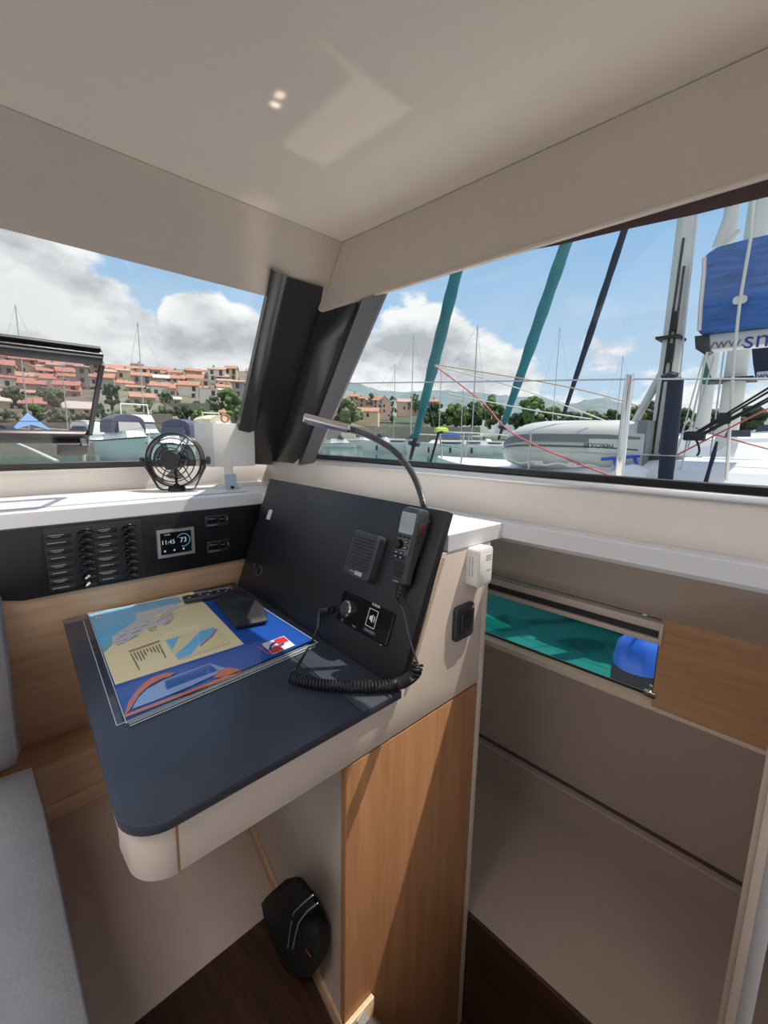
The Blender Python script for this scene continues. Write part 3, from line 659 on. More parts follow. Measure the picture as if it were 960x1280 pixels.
# remote control
ra, rb = dz(229, 749, CHZ+.010), dz(298, 737, CHZ+.010)
d = (rb - ra); RM = frame((ra + rb)/2 - V(0, 0, .010), d, V(-d.y, d.x, 0)); RL = d.length
e = empty('remote_control', (ra+rb)/2 - V(0, 0, .010), 'slim black remote control with rows of buttons on the chart', 'remote control')
bm = B(); box(bm, (-RL/2, -.020, 0), (RL/2, .020, .016), RM, bev=.004); obj('body', bm, PLASTG, e)
for i in range(13):
    for j in range(3):
        bm = B(); x = -RL/2 + .018 + i*(RL-.04)/12; y = -.011 + .011*j
        box(bm, (x-.0035, y-.003, .0155), (x+.0035, y+.003, .0185), RM, bev=.001)
        red = i == 12 and j > 0
        obj('button', bm, (mat('remote_red', (.5, .06, .03), .4) if 'remote_red' not in MATS else MATS['remote_red']) if red else (GREYP if (i*3+j) % 5 == 0 else PLAST), e)

# ================================================================== THINGS ON THE FRONT WORKTOP
WZ = 1.202
# fan
SMK = clear('smoked_clear_plastic', (.42, .40, .42), .03)
fb = onz(236, 613, WZ)
fc = onpl(219, 575, fb, V(-.28, -.96, 0).normalized())
fa = V(-.62, -.78, .05).normalized()
FM = frame(fc, V(0, 0, 1).cross(fa) if False else fa.cross(V(0, 0, -1)).normalized(), V(0, 0, 1) - fa * fa.z)
if (FM.to_3x3() @ V(0, 0, 1)).dot(fa) < 0: FM = FM @ Matrix.Rotation(PI, 4, 'Y')
FR = (onpl(258, 575, fb, V(-.28, -.96, 0).normalized()) - fc).length
FR = .112
e = empty('cabin_fan', fb, 'small black caged cabin fan standing on the front worktop', 'fan')
def circ(r, z, n=36): return [FM @ V(r*math.cos(2*PI*i/n), r*math.sin(2*PI*i/n), z) for i in range(n)]
bm = B(); loft(bm, [[p for p in circ(FR, z)] for z in (-.028, .020)], cap=False); loft(bm, [circ(FR-.004, z) for z in (-.028, .020)], cap=False)
tube(bm, circ(FR-.002, .020), .0035, 6, closed=True); tube(bm, circ(FR-.002, -.028), .0035, 6, closed=True)
obj('rim', bm, mat('smoked_black_plastic', (.025, .022, .024), .25), e, smooth=60)
bm = B()
for r, z in ((.104, .034), (.080, .044), (.058, .048)):
    r *= .86; tube(bm, circ(r, z), .0024, 6, closed=True)
for i in range(6):
    a = PI/2 + i*PI/3 + .55; 
    tube(bm, [FM @ V(r*math.cos(a), r*math.sin(a), z) for r, z in ((.034, .05), (.052, .048), (.073, .043), (.093, .033), (FR-.002, .020))], .0024, 6)
    if i % 2: tube(bm, [FM @ V(r*math.cos(a), r*math.sin(a), -z) for r, z in ((.03, .05), (.073, .043), (FR-.002, .028))], .0022, 6)
obj('cage', bm, PLAST, e, smooth=60)
bm = B(); lathe(bm, [(0, .058), (.034, .058), (.041, .052), (.042, .036), (.036, .034), (0, .034)], FM, 28)
for i in range(10): a = 2*PI*i/10; tube(bm, [FM @ V(.041*math.cos(a), .041*math.sin(a), .036), FM @ V(.041*math.cos(a), .041*math.sin(a), .055)], .003, 5)
obj('hub_cap', bm, PLAST, e)
bm = B(); lathe(bm, [(0, -.06), (.030, -.06), (.034, -.05), (.034, .0), (.022, .034), (0, .034)], FM, 24); obj('motor', bm, PLASTG, e)
for i in range(3):
    bm = B(); a0 = i*2*PI/3 + .5; rows = []
    for j in range(5):
        r = .026 + .056*j/4; half = .35 + .22*j/4
        rows.append([FM @ V(r*math.cos(a0+half*t), r*math.sin(a0+half*t), .008 + .013*t) for t in (-1, -.5, 0, .5, 1)] + [FM @ V(r*math.cos(a0+half*t), r*math.sin(a0+half*t), .005 + .013*t) for t in (1, .5, 0, -.5, -1)])
    loft(bm, rows); obj('blade', bm, SMK, e)
bm = B()
fx = (FM.to_3x3() @ V(1, 0, 0)).normalized(); fx = V(fx.x, fx.y, 0).normalized()
if fx.x < 0: fx = -fx
gy = fc.z - WZ
prof = [(-FR-.008, .0), (-FR-.009, -.03), (-.075, -gy+.012), (-.06, -gy+.004), (.06, -gy+.004), (.075, -gy+.012), (FR+.009, -.03), (FR+.008, .0)]
fd = fx.cross(V(0, 0, 1))
rows = []
for i, (a, b) in enumerate(prof): 
    q = fc + fx*a + V(0, 0, b)
    wv = fd*.010; 
    ia = .005*(1 if a > 0 else -1); tv = V(0, 0, .004) if abs(a) < .09 else fx*(-ia)
    rows.append([q - wv, q + wv, q + wv + tv, q - wv + tv])
loft(bm, rows); obj('bracket', bm, PLAST, e)
for s in (-1, 1):
    bm = B(); KM = frame(fc + fx*(FR*s), V(0, 0, 1), fx.cross(V(0, 0, 1)) * s)
    c_ = fc + fx*s*(FR-.002); tube(bm, [c_, c_ + fx*s*.016, c_ + fx*s*.017, c_ + fx*s*.03], [.008, .008, .017, .016] if s > 0 else [.006, .006, .010, .009], 14); obj('pivot_knob', bm, PLAST, e)
bm = B(); lathe(bm, [(0, 0), (.034, 0), (.034, .014), (.028, .022), (.012, .024), (.010, .03), (0, .03)], Matrix.Translation((fc.x, fc.y, WZ)), 20); obj('foot', bm, PLAST, e)
bm = B(); tube(bm, [V(fc.x, fc.y, WZ+.028), fc - V(0, 0, .035)], .0055, 8); obj('stalk', bm, PLAST, e)

# white square box on a stand (router aerial)
wb = onz(288, 611, WZ)
e = empty('router', wb, 'white square box on a short stand beside the fan', 'router')
bz0 = ony(292, 583, wb.y).z; bz1 = ony(292, 529.5, wb.y).z
xr, xl = ony(318.5, 556, wb.y).x, ony(267, 556, wb.y).x
bm = B(); box(bm, (xl, wb.y, bz0), (xr, wb.y+.012, bz1), bev=.002); obj('front_panel', bm, WHITEP, e)
# folded side panel turned towards the fan
al = ony(244, 556, wb.y + .09)
bm = B(); prism(bm, [V(xl, wb.y+.001, bz0), V(xl, wb.y+.001, bz1), V(al.x, al.y, bz1), V(al.x, al.y, bz0)], V(.004, .012, 0), .001); obj('side_panel', bm, WHITEP, e)
bm = B(); prism(bm, [V(xl, wb.y+.01, bz1-.004), V(xr, wb.y+.01, bz1-.004), V(xr, wb.y+.05, bz1-.004), V(al.x, al.y+.01, bz1-.004)], V(0, 0, .003)); obj('top_panel', bm, WHITEP, e)
bm = B(); px0 = ony(281, 588, wb.y).x; px1 = ony(292, 588, wb.y).x
box(bm, (px0, wb.y+.004, WZ+.004), (px1, wb.y+.010, bz0+.01), bev=.001); obj('post', bm, GREYP if False else WHITEP, e)
bm = B(); a_ = [(281, 593), (295, 593), (297.5, 613), (284, 613)]
prism(bm, [V(ony(281, 593, wb.y).x, wb.y, ony(285, 593, wb.y).z), V(ony(295, 593, wb.y).x, wb.y, ony(285, 593, wb.y).z), V(ony(297.5, 612, wb.y-.03).x, wb.y-.03, WZ+.001), V(ony(283, 612, wb.y-.03).x, wb.y-.03, WZ+.001)], (0, .003, .0005)); st = obj('stand_plate', bm, mat('blue_grey_plastic', (.42, .52, .64), .3), e)
bm = B(); kp = onpl(290, 609, V(0, wb.y-.027, 0), V(0, 1, 0)); tube(bm, [kp, kp + V(0, -.012, 0)], [.007, .006], 14); obj('knob', bm, GLOSSB, st)
bm = B(); box(bm, (px0-.03, wb.y-.002, WZ-.002), (px1+.03, wb.y+.05, WZ+.005), bev=.002); obj('foot', bm, WHITEP, e)

# ================================================================== SETTEE AND POUCH
bm = B(); box(bm, (-.95, -.9, FZ), (.02, 1.72, .32), bev=.01); obj('settee_base', bm, CREAM2, None, 'pale base of the settee standing on the footwell floor', 'settee')
def cushion(bm, lo, hi, r=.035, puff=.012, axis=2):
    vs = box(bm, lo, hi); bmesh.ops.subdivide_edges(bm, edges=bm.edges[:], cuts=10, use_grid_fill=True)
    lo, hi = Vector(lo), Vector(hi); c = (lo+hi)/2; h = (hi-lo)/2
    for v in bm.verts:
        d = v.co - c; inner = V(*[max(-h[i]+r, min(h[i]-r, d[i])) for i in range(3)]); o = d - inner
        if o.length > 1e-6: v.co = c + inner + o.normalized()*r
        k = [max(0, 1-(abs(d[i])/h[i])**2) for i in range(3)]
        j = [i for i in range(3) if i != axis]
        v.co[axis] += puff * (1 if d[axis] > 0 else -1) * k[j[0]] * k[j[1]]
bm = B(); cushion(bm, (-.95, -.8, .33), (.082, 1.60, .455), .03, .015); bmesh.ops.rotate(bm, cent=(.08, .8, .4), matrix=Matrix.Rotation(math.radians(-1.6), 3, 'Z'), verts=bm.verts[:])
sc_ = obj('seat_cushion', bm, FABRICW, None, 'long pale grey seat cushion at the lower left', 'cushion', smooth=60)
bm = B(); pts = [V(.078 - .02*0, .80, .462)]
bm.free()
bm = B(); cushion(bm, (-.95, 1.56, .46), (.075, 1.69, 1.02), .045, .015, 1)
obj('back_cushion', bm, FABRIC, None, 'grey backrest cushion standing upright behind the seat cushion', 'cushion', smooth=60)

# black pouch hanging against the pedestal side
pa, pb = V(.585, .80, 0), V(.66, 1.22, 0); pt = (pb-pa).normalized(); pn = V(-pt.y, pt.x, 0)
if pn.x > 0: pn = -pn
def pp_(x, y, o): return onpl(x, y, pa + pn*o, pn)
ol = [(349, 1110), (369.6, 1092), (376, 1093.5), (386, 1110), (391, 1111), (408, 1143), (415, 1162), (413.5, 1191), (402, 1212), (385, 1210), (366, 1194), (356, 1152), (347.7, 1137), (344, 1117)]
e = empty('tool_pouch', pp_(385, 1200, .03), 'black pouch with grey piping hung on the pedestal side', 'pouch')
bm = B(); back = [pp_(x, y, .006) for x, y in ol]; cc0 = sum(back, V(0, 0, 0))/len(back)
mid = [p + pn*.03 for p in back]; fr = [cc0 + (p-cc0)*.93 + pn*.052 for p in back]; fr2 = [cc0 + (p-cc0)*.75 + pn*.062 for p in back]
loft(bm, [[cc0 + (p-cc0)*.93 for p in back], mid, fr, fr2]); PO = mat('pouch_black', (.006, .006, .007), .75, bump=.3, bscale=200); obj('body', bm, PO, e, smooth=60)
bm = B(); f2 = [pp_(x, y, .066) for x, y in ((351, 1117), (370, 1097), (376, 1098), (389, 1117), (396, 1134), (372, 1152), (357, 1140))]; c2_ = sum(f2, V(0, 0, 0))/len(f2)
loft(bm, [f2, [c2_ + (p-c2_)*.98 + pn*.008 for p in f2], [c2_ + (p-c2_)*.86 + pn*.012 for p in f2]]); obj('flap', bm, PO, e)
bm = B()
tube(bm, [pp_(x, y, .079) for x, y in ((391, 1119), (378, 1130), (367, 1141))] + [pp_(x, y, .070) for x, y in ((363, 1160), (360, 1184))], .0016, 5)
tube(bm, [pp_(x, y, .078) for x, y in ((397, 1129), (384, 1139), (373, 1154))] + [pp_(x, y, .070) for x, y in ((369, 1170), (366, 1186))], .0016, 5); obj('piping', bm, mat('grey_piping', (.35, .35, .36), .6), e)
bm = B(); tube(bm, [pp_(x, y, .058) for x, y in ((348.5, 1125), (351, 1135), (356, 1147))], .004, 6); obj('red_tab', bm, mat('red_cloth', (.28, .05, .05), .7), e)
bm = B(); tube(bm, [pp_(x, y, .069) for x, y in ((382, 1186), (388, 1196))], .0016, 5); obj('red_stitch', bm, MATS['red_cloth'], e)
# ================================================================== OUTSIDE
SEA = -.85
def at(x, y, D):
    r = ray(x, y); return EYE + r * (D / math.hypot(r.x, r.y))
def atz(x, D, z):
    r = ray(x, 560); h = math.hypot(r.x, r.y); return V(r.x/h*D, r.y/h*D, z)
def px_m(x, D):                                     # metres per pixel at that range
    r = ray(x, 545); return D / math.hypot(r.x, r.y)
# water
wm = mat('harbour_water', (.0, .23, .21), .06, bump=.0, spec=.5)
n_ = wm.node_tree; b_n = n_.nodes['Principled BSDF']
t1 = n_.nodes.new('ShaderNodeTexCoord'); ns = n_.nodes.new('ShaderNodeTexNoise'); ns.inputs['Scale'].default_value = .9; ns.inputs['Detail'].default_value = 5
n_.links.new(t1.outputs['Object'], ns.inputs['Vector'])
bp_ = n_.nodes.new('ShaderNodeBump'); bp_.inputs['Strength'].default_value = .22; bp_.inputs['Distance'].default_value = .12
n_.links.new(ns.outputs['Fac'], bp_.inputs['Height']); n_.links.new(bp_.outputs[0], b_n.inputs['Normal'])
n2 = n_.nodes.new('ShaderNodeTexNoise'); n2.inputs['Scale'].default_value = .8; n2.inputs['Detail'].default_value = 3; n2.inputs['Distortion'].default_value = 1.2
n_.links.new(t1.outputs['Object'], n2.inputs['Vector'])
cr = n_.nodes.new('ShaderNodeValToRGB'); e0, e1 = cr.color_ramp.elements
e0.position = .46; e0.color = (.0, .075, .063, 1); e1.position = .52; e1.color = (.012, .15, .13, 1)
n_.links.new(n2.outputs['Fac'], cr.inputs[0]); n_.links.new(cr.outputs[0], b_n.inputs['Base Color'])
bm = B(); poly(bm, [(-300, -200, SEA), (900, -200, SEA), (900, 900, SEA), (-300, 900, SEA)])
struct('water', bm, wm)
# own hull and side deck
GEL = mat('white_gelcoat', (.80, .81, .83), .25)
bm = B(); box(bm, (1.275, -1.3, 1.12), (1.95, 3.2, 1.17)); struct('side_deck', bm, GEL)
bm = B(); box(bm, (1.80, -1.3, -1.0), (1.86, w3y-.03, 1.12)); box(bm, (1.80, w3y-.03, -1.0), (1.86, 3.2, .28)); box(bm, (1.80, w3y-.03, .88), (1.86, 3.2, 1.12)); box(bm, (1.65, w3y-.02, .885), (1.81, 3.2, .90)); prism(bm, [(1.655, w3y-.02, .555), (1.86, w3y-.02, .28), (1.84, w3y-.02, .26), (1.655, w3y-.02, .535)], (0, 2.6, 0)); struct('wall_hull_outer', bm, GEL)
bm = B(); box(bm, (1.94, .68, 1.17), (1.96, .70, 1.18)); bm.free()

# ------------------------------------------------------------------ materials outside
TEAL = mat('teal_sail_cover', srgb(42, 118, 128), .7, var=.12, scale=3)
NAVY = mat('navy_sail_cover', srgb(30, 34, 58), .7, var=.1, scale=4)
BLUE = mat('blue_sail_bag', srgb(40, 92, 164), .5, var=.34, scale=2.5, stretch=(1, 1.2, 9))  # stretched noise stands for cloth streaks and white reflections on the bag
MASTM = mat('mast_aluminium', srgb(196, 196, 192), .45, .2)
ROPEK = mat('black_rope', (.015, .015, .018), .7)
ROPER = mat('red_rope', srgb(200, 92, 92), .7)
ROPEW = mat('pale_rope', srgb(214, 210, 200), .8)
WIRE = mat('rigging_wire', (.45, .46, .48), .35, .7)
HYP = mat('grey_dinghy_fabric', srgb(196, 196, 192), .5)
HYPD = mat('dark_dinghy_fabric', srgb(120, 122, 126), .5)
PURPLE = mat('purple_grey_canvas', srgb(92, 88, 116), .7)
BEIGE = mat('beige_canvas', srgb(226, 214, 186), .7)
BOATW = mat('boat_white', srgb(236, 236, 234), .3)
AQUA = mat('aqua_hull', srgb(214, 228, 226), .3)
SMOKE = mat('smoked_boat_glass', (.05, .06, .08), .4, spec=.25)
FEND = mat('navy_fender', (.02, .025, .05), .5)
LIME = mat('lime_cover', srgb(190, 226, 60), .6)
BLUEC = mat('bright_blue_canvas', srgb(44, 88, 190), .7)
TARP = mat('pale_blue_tarp', srgb(120, 164, 206), .7)
STONEQ = mat('quay_stone', srgb(150, 142, 130), .9, var=.15, scale=2)
ROOF = [mat('terracotta_roof', srgb(180, 132, 112), .85, var=.14, scale=1.5, bump=0), mat('faded_roof', srgb(186, 156, 138), .85, var=.12, scale=1.5), mat('pale_roof', srgb(206, 198, 188), .85, var=.08, scale=1.5)]
WALL = dict(white=mat('house_white', srgb(226, 220, 212), .8, var=.05, scale=.6), cream=mat('house_cream', srgb(214, 196, 164), .8, var=.06, scale=.6), ochre=mat('house_ochre', srgb(206, 164, 104), .8, var=.06, scale=.6), grey=mat('house_grey', srgb(166, 158, 150), .85, var=.1, scale=.8), stone=mat('house_stone', srgb(176, 152, 126), .9, var=.16, scale=1.4), pink=mat('house_pink', srgb(214, 180, 166), .8, var=.06, scale=.6))
PANE = mat('house_window_dark', (.05, .05, .06), .3)
LEAF = [mat('leaf_green', (.05, .10, .03), .8, scale=1.6, c2=(.13, .20, .06)), mat('leaf_dark', (.025, .05, .022), .85, scale=1.6, c2=(.06, .10, .04)), mat('leaf_olive', (.09, .12, .06), .85, scale=1.6, c2=(.17, .20, .10))]
BARK = mat('bark', (.10, .07, .05), .9)

# ------------------------------------------------------------------ distant hills and the town slope
def ridge(name, D, prof, depth, m, low):
    bm = B(); rows = []
    for k in range(7):
        t = k / 6; row = []
        for (x, y) in prof:
            p = at(x, y, D); base = V(p.x, p.y, 0) * (1 - depth * (1 - t) / D)
            h = low + (p.z - low) * (math.sin(t * PI/2) ** .9)
            row.append(V(base.x, base.y, h + (random.uniform(-.02, .02) * (p.z-low) if 0 < k < 6 else 0)))
        rows.append(row)
    loft(bm, rows, cap=False, closed_u=False); struct(name, bm, m, smooth=80)
def sm(prof, n=4):
    pts = catmull([(x, y, 0) for x, y in prof], n); return [(p.x, p.y) for p in pts]
HILL = mat('hazy_far_hill_scrub', (.17, .22, .23), 1, var=.18, scale=.02)  # distance haze mixed into the base colour
HILL2 = mat('near_hill_scrub', (.20, .24, .21), 1, var=.2, scale=.03)
ridge('hill_far', 2400, sm([(300, 500), (380, 487), (425, 479), (440, 479), (465, 487), (500, 492), (530, 489), (560, 490), (590, 491), (625, 495), (650, 498), (675, 497), (697, 503), (716, 505), (735, 501), (755, 499), (778, 505), (810, 512), (860, 516), (920, 518), (1000, 516)]), 900, HILL, -20)
ridge('hill_town', 900, sm([(-80, 470), (0, 462), (60, 462), (120, 464), (170, 463), (220, 466), (260, 466), (300, 472), (340, 478), (400, 486), (440, 492), (480, 500), (540, 508), (620, 514)]), 400, HILL2, -4)
SLOPE = mat('slope_scrub', srgb(92, 98, 76), .95, var=.3, scale=.22, c2=srgb(136, 126, 112))
SLP = [(541, 96), (534, 108), (526, 117), (510, 132), (492, 150), (476, 170), (464, 190), (458, 212)]
bm = B(); rows = []
for (py, D) in SLP:
    rows.append([at(x, py + (2 if D > 110 else 0) + max(0, (x-250))*.03, D * (1 + max(0, x-200)*.0009)) - V(0, 0, .8) for x in range(-160, 620, 20)])
    for i, p in enumerate(rows[-1]):
        x = -160 + 20*i; k = max(0, min(1, (x-330)/230)); p.z = p.z*(1-k)**1.5 + .3*(1-(1-k)**1.5)
rows.insert(0, [V(p.x*.985, p.y*.985, SEA-1) for p in rows[0]])
loft(bm, rows, cap=False, closed_u=False); struct('hillside', bm, SLOPE, smooth=60)
bm = B(); r0 = [at(x, 541, 95) for x in range(-160, 620, 20)]
loft(bm, [[V(p.x, p.y, SEA-1) for p in r0], [V(p.x, p.y, p.z+1.2) for p in r0], [V(p.x*1.02, p.y*1.02, p.z+1.2) for p in r0]], cap=False, closed_u=False); struct('quay_wall', bm, STONEQ)

# ------------------------------------------------------------------ houses
ORD = 'first second third fourth fifth sixth seventh eighth ninth tenth eleventh twelfth thirteenth fourteenth fifteenth sixteenth seventeenth eighteenth nineteenth twentieth twenty-first twenty-second twenty-third twenty-fourth twenty-fifth twenty-sixth twenty-seventh twenty-eighth'.split()
WN = dict(white='white', cream='cream', ochre='ochre', grey='grey', stone='stone', pink='pale pink')
RN = ['orange-roofed', 'faded-roofed', 'pale-roofed']
def house(x0, x1, yr, ye, yb, wall, roof, D, label, group, turn=0, gable=False):
    """x0..x1 width, yr ridge, ye eave, yb foot (photo frame) at range D"""
    xm = (x0 + x1)/2; s = px_m(xm, D); r = ray(xm, 545); az = math.atan2(r.y, r.x)
    w, h, hr = (x1-x0)*s, (yb-ye)*s, max(.3, (ye-yr)*s); d = min(9, max(4, w*.8))
    f = atz(xm, D, at(xm, yb, D).z)
    M = Matrix.Translation(f) @ Matrix.Rotation(az - PI/2 + turn, 4, 'Z')           # local +y points away
    e = empty('house', f, label, 'house', group, M.to_3x3())
    bm = B(); box(bm, (-w/2, 0, -3), (w/2, d, h), M)
    if gable: prism(bm, [M @ V(-w/2, 0.02, h), M @ V(w/2, 0.02, h), M @ V(0, 0.02, h+hr)], (M.to_3x3() @ V(0, d-.04, 0)))
    else:
        for sx in (-w/2, w/2-.05): prism(bm, [M @ V(sx, 0, h), M @ V(sx, d, h), M @ V(sx, d/2, h+hr)], M.to_3x3() @ V(.05, 0, 0))
    obj('wall', bm, WALL[wall], e)
    bm = B(); o = .35; t = V(0, 0, .22)
    if roof == 2 and hr <= .5:
        box(bm, (-w/2-.1, -.1, h), (w/2+.1, d+.1, h+hr), M)
    elif gable:
        for sgn in (-1, 1): prism(bm, [M @ V(sgn*(w/2+o), -o, h-.15), M @ V(0, -o, h+hr), M @ V(0, d+o, h+hr), M @ V(sgn*(w/2+o), d+o, h-.15)], t)
    else:
        for y_ in (-o, d+o): prism(bm, [M @ V(-w/2-o, y_, h-.12), M @ V(w/2+o, y_, h-.12), M @ V(w/2+o, d/2, h+hr), M @ V(-w/2-o, d/2, h+hr)], t)
    obj('roof', bm, ROOF[roof], e)
    nx = max(1, min(4, round(w/2.6))); nz = max(1, min(3, round(h/2.7)))
    for i in range(nx):
        for j in range(nz):
            if random.random() < .15: continue
            cx_ = -w/2 + w*(i+.5)/nx + random.uniform(-.15, .15); cz_ = h*(j+.55)/nz
            bm = B(); ww, hh = (.5, .7) if random.random() < .8 else (.55, 1.05)
            box(bm, (cx_-ww, -.08, cz_-hh), (cx_+ww, .05, cz_+hh), M); obj('window', bm, PANE, e)
    if random.random() < .5:
        bm = B(); cx_ = random.uniform(-.3, .3)*w; box(bm, (cx_-.3, d/2-.3, h+hr*.5), (cx_+.3, d/2+.3, h+hr+.9), M); obj('chimney', bm, WALL['grey'], e)
    return e
def Z3(x, y): return 130 + x/4.8, 440 + y/4.8
def Z2(x, y): return x/5.647, 380 + y/5.647
town = []
for (x0, x1, yr, ye, yb, w_, rf, conv) in (
    (30, 205, 78, 108, 150, 'ochre', 0, Z3), (-5, 80, 138, 162, 250, 'grey', 0, Z3), (86, 200, 172, 192, 250, 'white', 0, Z3), (205, 306, 128, 150, 240, 'grey', 0, Z3), (208, 268, 74, 80, 128, 'stone', 2, Z3),
    (274, 330, 112, 126, 152, 'cream', 0, Z3), (306, 424, 138, 160, 192, 'grey', 2, Z3), (312, 404, 186, 210, 285, 'white', 0, Z3), (402, 455, 192, 222, 285, 'pink', 0, Z3), (376, 450, 106, 132, 165, 'stone', 0, Z3),
    (430, 502, 142, 164, 195, 'cream', 0, Z3), (470, 580, 180, 206, 285, 'white', 0, Z3), (520, 610, 138, 162, 195, 'cream', 0, Z3), (592, 690, 220, 228, 320, 'white', 2, Z3), (566, 650, 164, 172, 225, 'cream', 2, Z3),
    (600, 690, 126, 142, 172, 'grey', 1, Z3), (690, 760, 138, 152, 182, 'stone', 1, Z3), (700, 780, 166, 178, 240, 'white', 1, Z3), (782, 850, 176, 186, 330, 'grey', 1, Z3), (190, 318, 250, 276, 340, 'stone', 0, Z3),
    (386, 474, 272, 286, 340, 'stone', 2, Z3), (705, 780, 224, 234, 300, 'white', 2, Z3), (680, 808, 346, 370, 410, 'cream', 0, Z3),
    (-40, 140, 400, 440, 600, 'grey', 0, Z2), (160, 300, 384, 402, 500, 'stone', 0, Z2), (186, 318, 488, 520, 560, 'grey', 1, Z2), (200, 346, 544, 572, 665, 'grey', 0, Z2), (330, 428, 456, 480, 520, 'stone', 0, Z2),
    (318, 430, 498, 522, 580, 'white', 0, Z2), (432, 582, 550, 582, 690, 'pink', 0, Z2), (466, 586, 456, 488, 550, 'pink', 0, Z2), (590, 664, 446, 456, 640, 'grey', 1, Z2), (-60, 146, 640, 690, 770, 'cream', 2, Z2),
    (150, 300, 668, 708, 770, 'cream', 0, Z2), (302, 466, 674, 712, 775, 'stone', 0, Z2), (492, 668, 694, 742, 805, 'cream', 2, Z2), (100, 215, 240, 246, 300, 'stone', 2, Z2),
    (720, 832, 498, 530, 645, 'grey', 0, Z2), (20, 150, 356, 380, 430, 'pink', 0, Z2), (240, 330, 400, 420, 470, 'white', 0, Z2), (340, 470, 400, 424, 470, 'grey', 0, Z2)):
    a = conv(x0, yr); b = conv(x1, yb); town.append((a[0], b[0], a[1], conv(0, ye)[1], b[1], w_, rf))
rnd_ = random.Random(11)
for (y_, st, x_a, x_b) in ((476, 21, 135, 325), (487, 24, -10, 120), (497, 26, 165, 330), (503, 27, 4, 118), (471, 20, -14, 125)):
    x_ = x_a
    while x_ < x_b:
        w_ = rnd_.uniform(13, 20); hh = rnd_.uniform(9, 15); yy = y_ + rnd_.uniform(-2.5, 2.5)
        town.append((x_, x_+w_, yy-hh-rnd_.uniform(2.5, 4), yy-hh, yy, rnd_.choice(('grey', 'white', 'stone', 'cream', 'pink', 'grey', 'white')), rnd_.choice((0, 0, 1, 0, 1))))
        x_ += st + rnd_.uniform(-3, 5)
def rowno(h): return sum(h[4] >= v for v in (472, 477, 484, 491, 498, 505))
RWN = ['topmost', 'second', 'third', 'fourth', 'fifth', 'sixth', 'lowest']
HID = {2, 5, 14, 34, 47, 51, 53, 54, 57}                       # stand wholly behind others
hid_, count_ = 0, {}
ZONE = ('behind the hatch pane', 'between hatch and tall mast', 'right of the tall mast')
for rw in range(7):
    hs = sorted([h for h in town if rowno(h) == rw], key=lambda h: (h[0]+h[1])/2)
    for (x0, x1, yr, ye, yb, w_, rf) in hs:
        hid_ += 1
        if hid_ - 1 in HID: continue
        zn = 0 if (x0+x1)/2 < 124 else 1 if (x0+x1)/2 < 186 else 2
        i = count_[(rw, zn)] = count_.get((rw, zn), -1) + 1
        D = 112 + max(0, (538 - yb))*1.15
        house(x0, x1, yr, ye, yb, w_, rf, D, f'{WN[w_]} {RN[rf]} house {ZONE[zn]}, {ORD[i]} from left in {RWN[rw]} hillside row', 'houses on the harbour hillside', random.uniform(-.18, .18))
# smaller group of houses on the far shore, seen right of the pillar
def Z8(x, y): return 390 + x/4.571, 460 + y/4.571
far = []
for (x0, x1, yr, ye, yb, w_, rf, g) in ((212, 262, 148, 166, 228, 'stone', 0, 0), (262, 300, 166, 176, 226, 'stone', 0, 0), (300, 352, 172, 184, 228, 'stone', 1, 0), (346, 402, 164, 186, 232, 'cream', 0, 0), (364, 452, 164, 204, 262, 'pink', 1, 1), (484, 560, 178, 196, 242, 'pink', 1, 0), (560, 606, 190, 200, 240, 'stone', 0, 0), (640, 710, 178, 194, 216, 'pink', 0, 0), (160, 210, 184, 200, 240, 'cream', 0, 0), (215, 374, 226, 250, 292, 'cream', 0, 0)):
    a = Z8(x0, yr); b = Z8(x1, yb); far.append((a[0], b[0], a[1], Z8(0, ye)[1], b[1], w_, rf, g))
far.sort(key=lambda h: (h[0]+h[1])/2); far.pop(0)
for i, (x0, x1, yr, ye, yb, w_, rf, g) in enumerate(far):
    house(x0, x1, yr, ye, yb, w_, rf, 230 if yb < 518 else 190, f'{WN[w_]} {RN[rf]} house on the far shore, {ORD[i]} from the left beyond the marina', 'houses across the marina', random.uniform(-.15, .15), bool(g))
bm = B(); rows = []
xs = list(range(380, 1300, 20))
rows.append([atz(x, 150, SEA-.5) for x in xs]); rows.append([atz(x, 152, SEA+1.0) for x in xs]); rows.append([atz(x, 200, 1.5 if x > 560 else 5) for x in xs]); rows.append([atz(x, 300, 4 if x > 560 else 14) for x in xs])
loft(bm, rows, cap=False, closed_u=False); struct('ground_shore', bm, mat('shore_scrub', (.07, .09, .05), .95, var=.4, scale=.2), smooth=60)

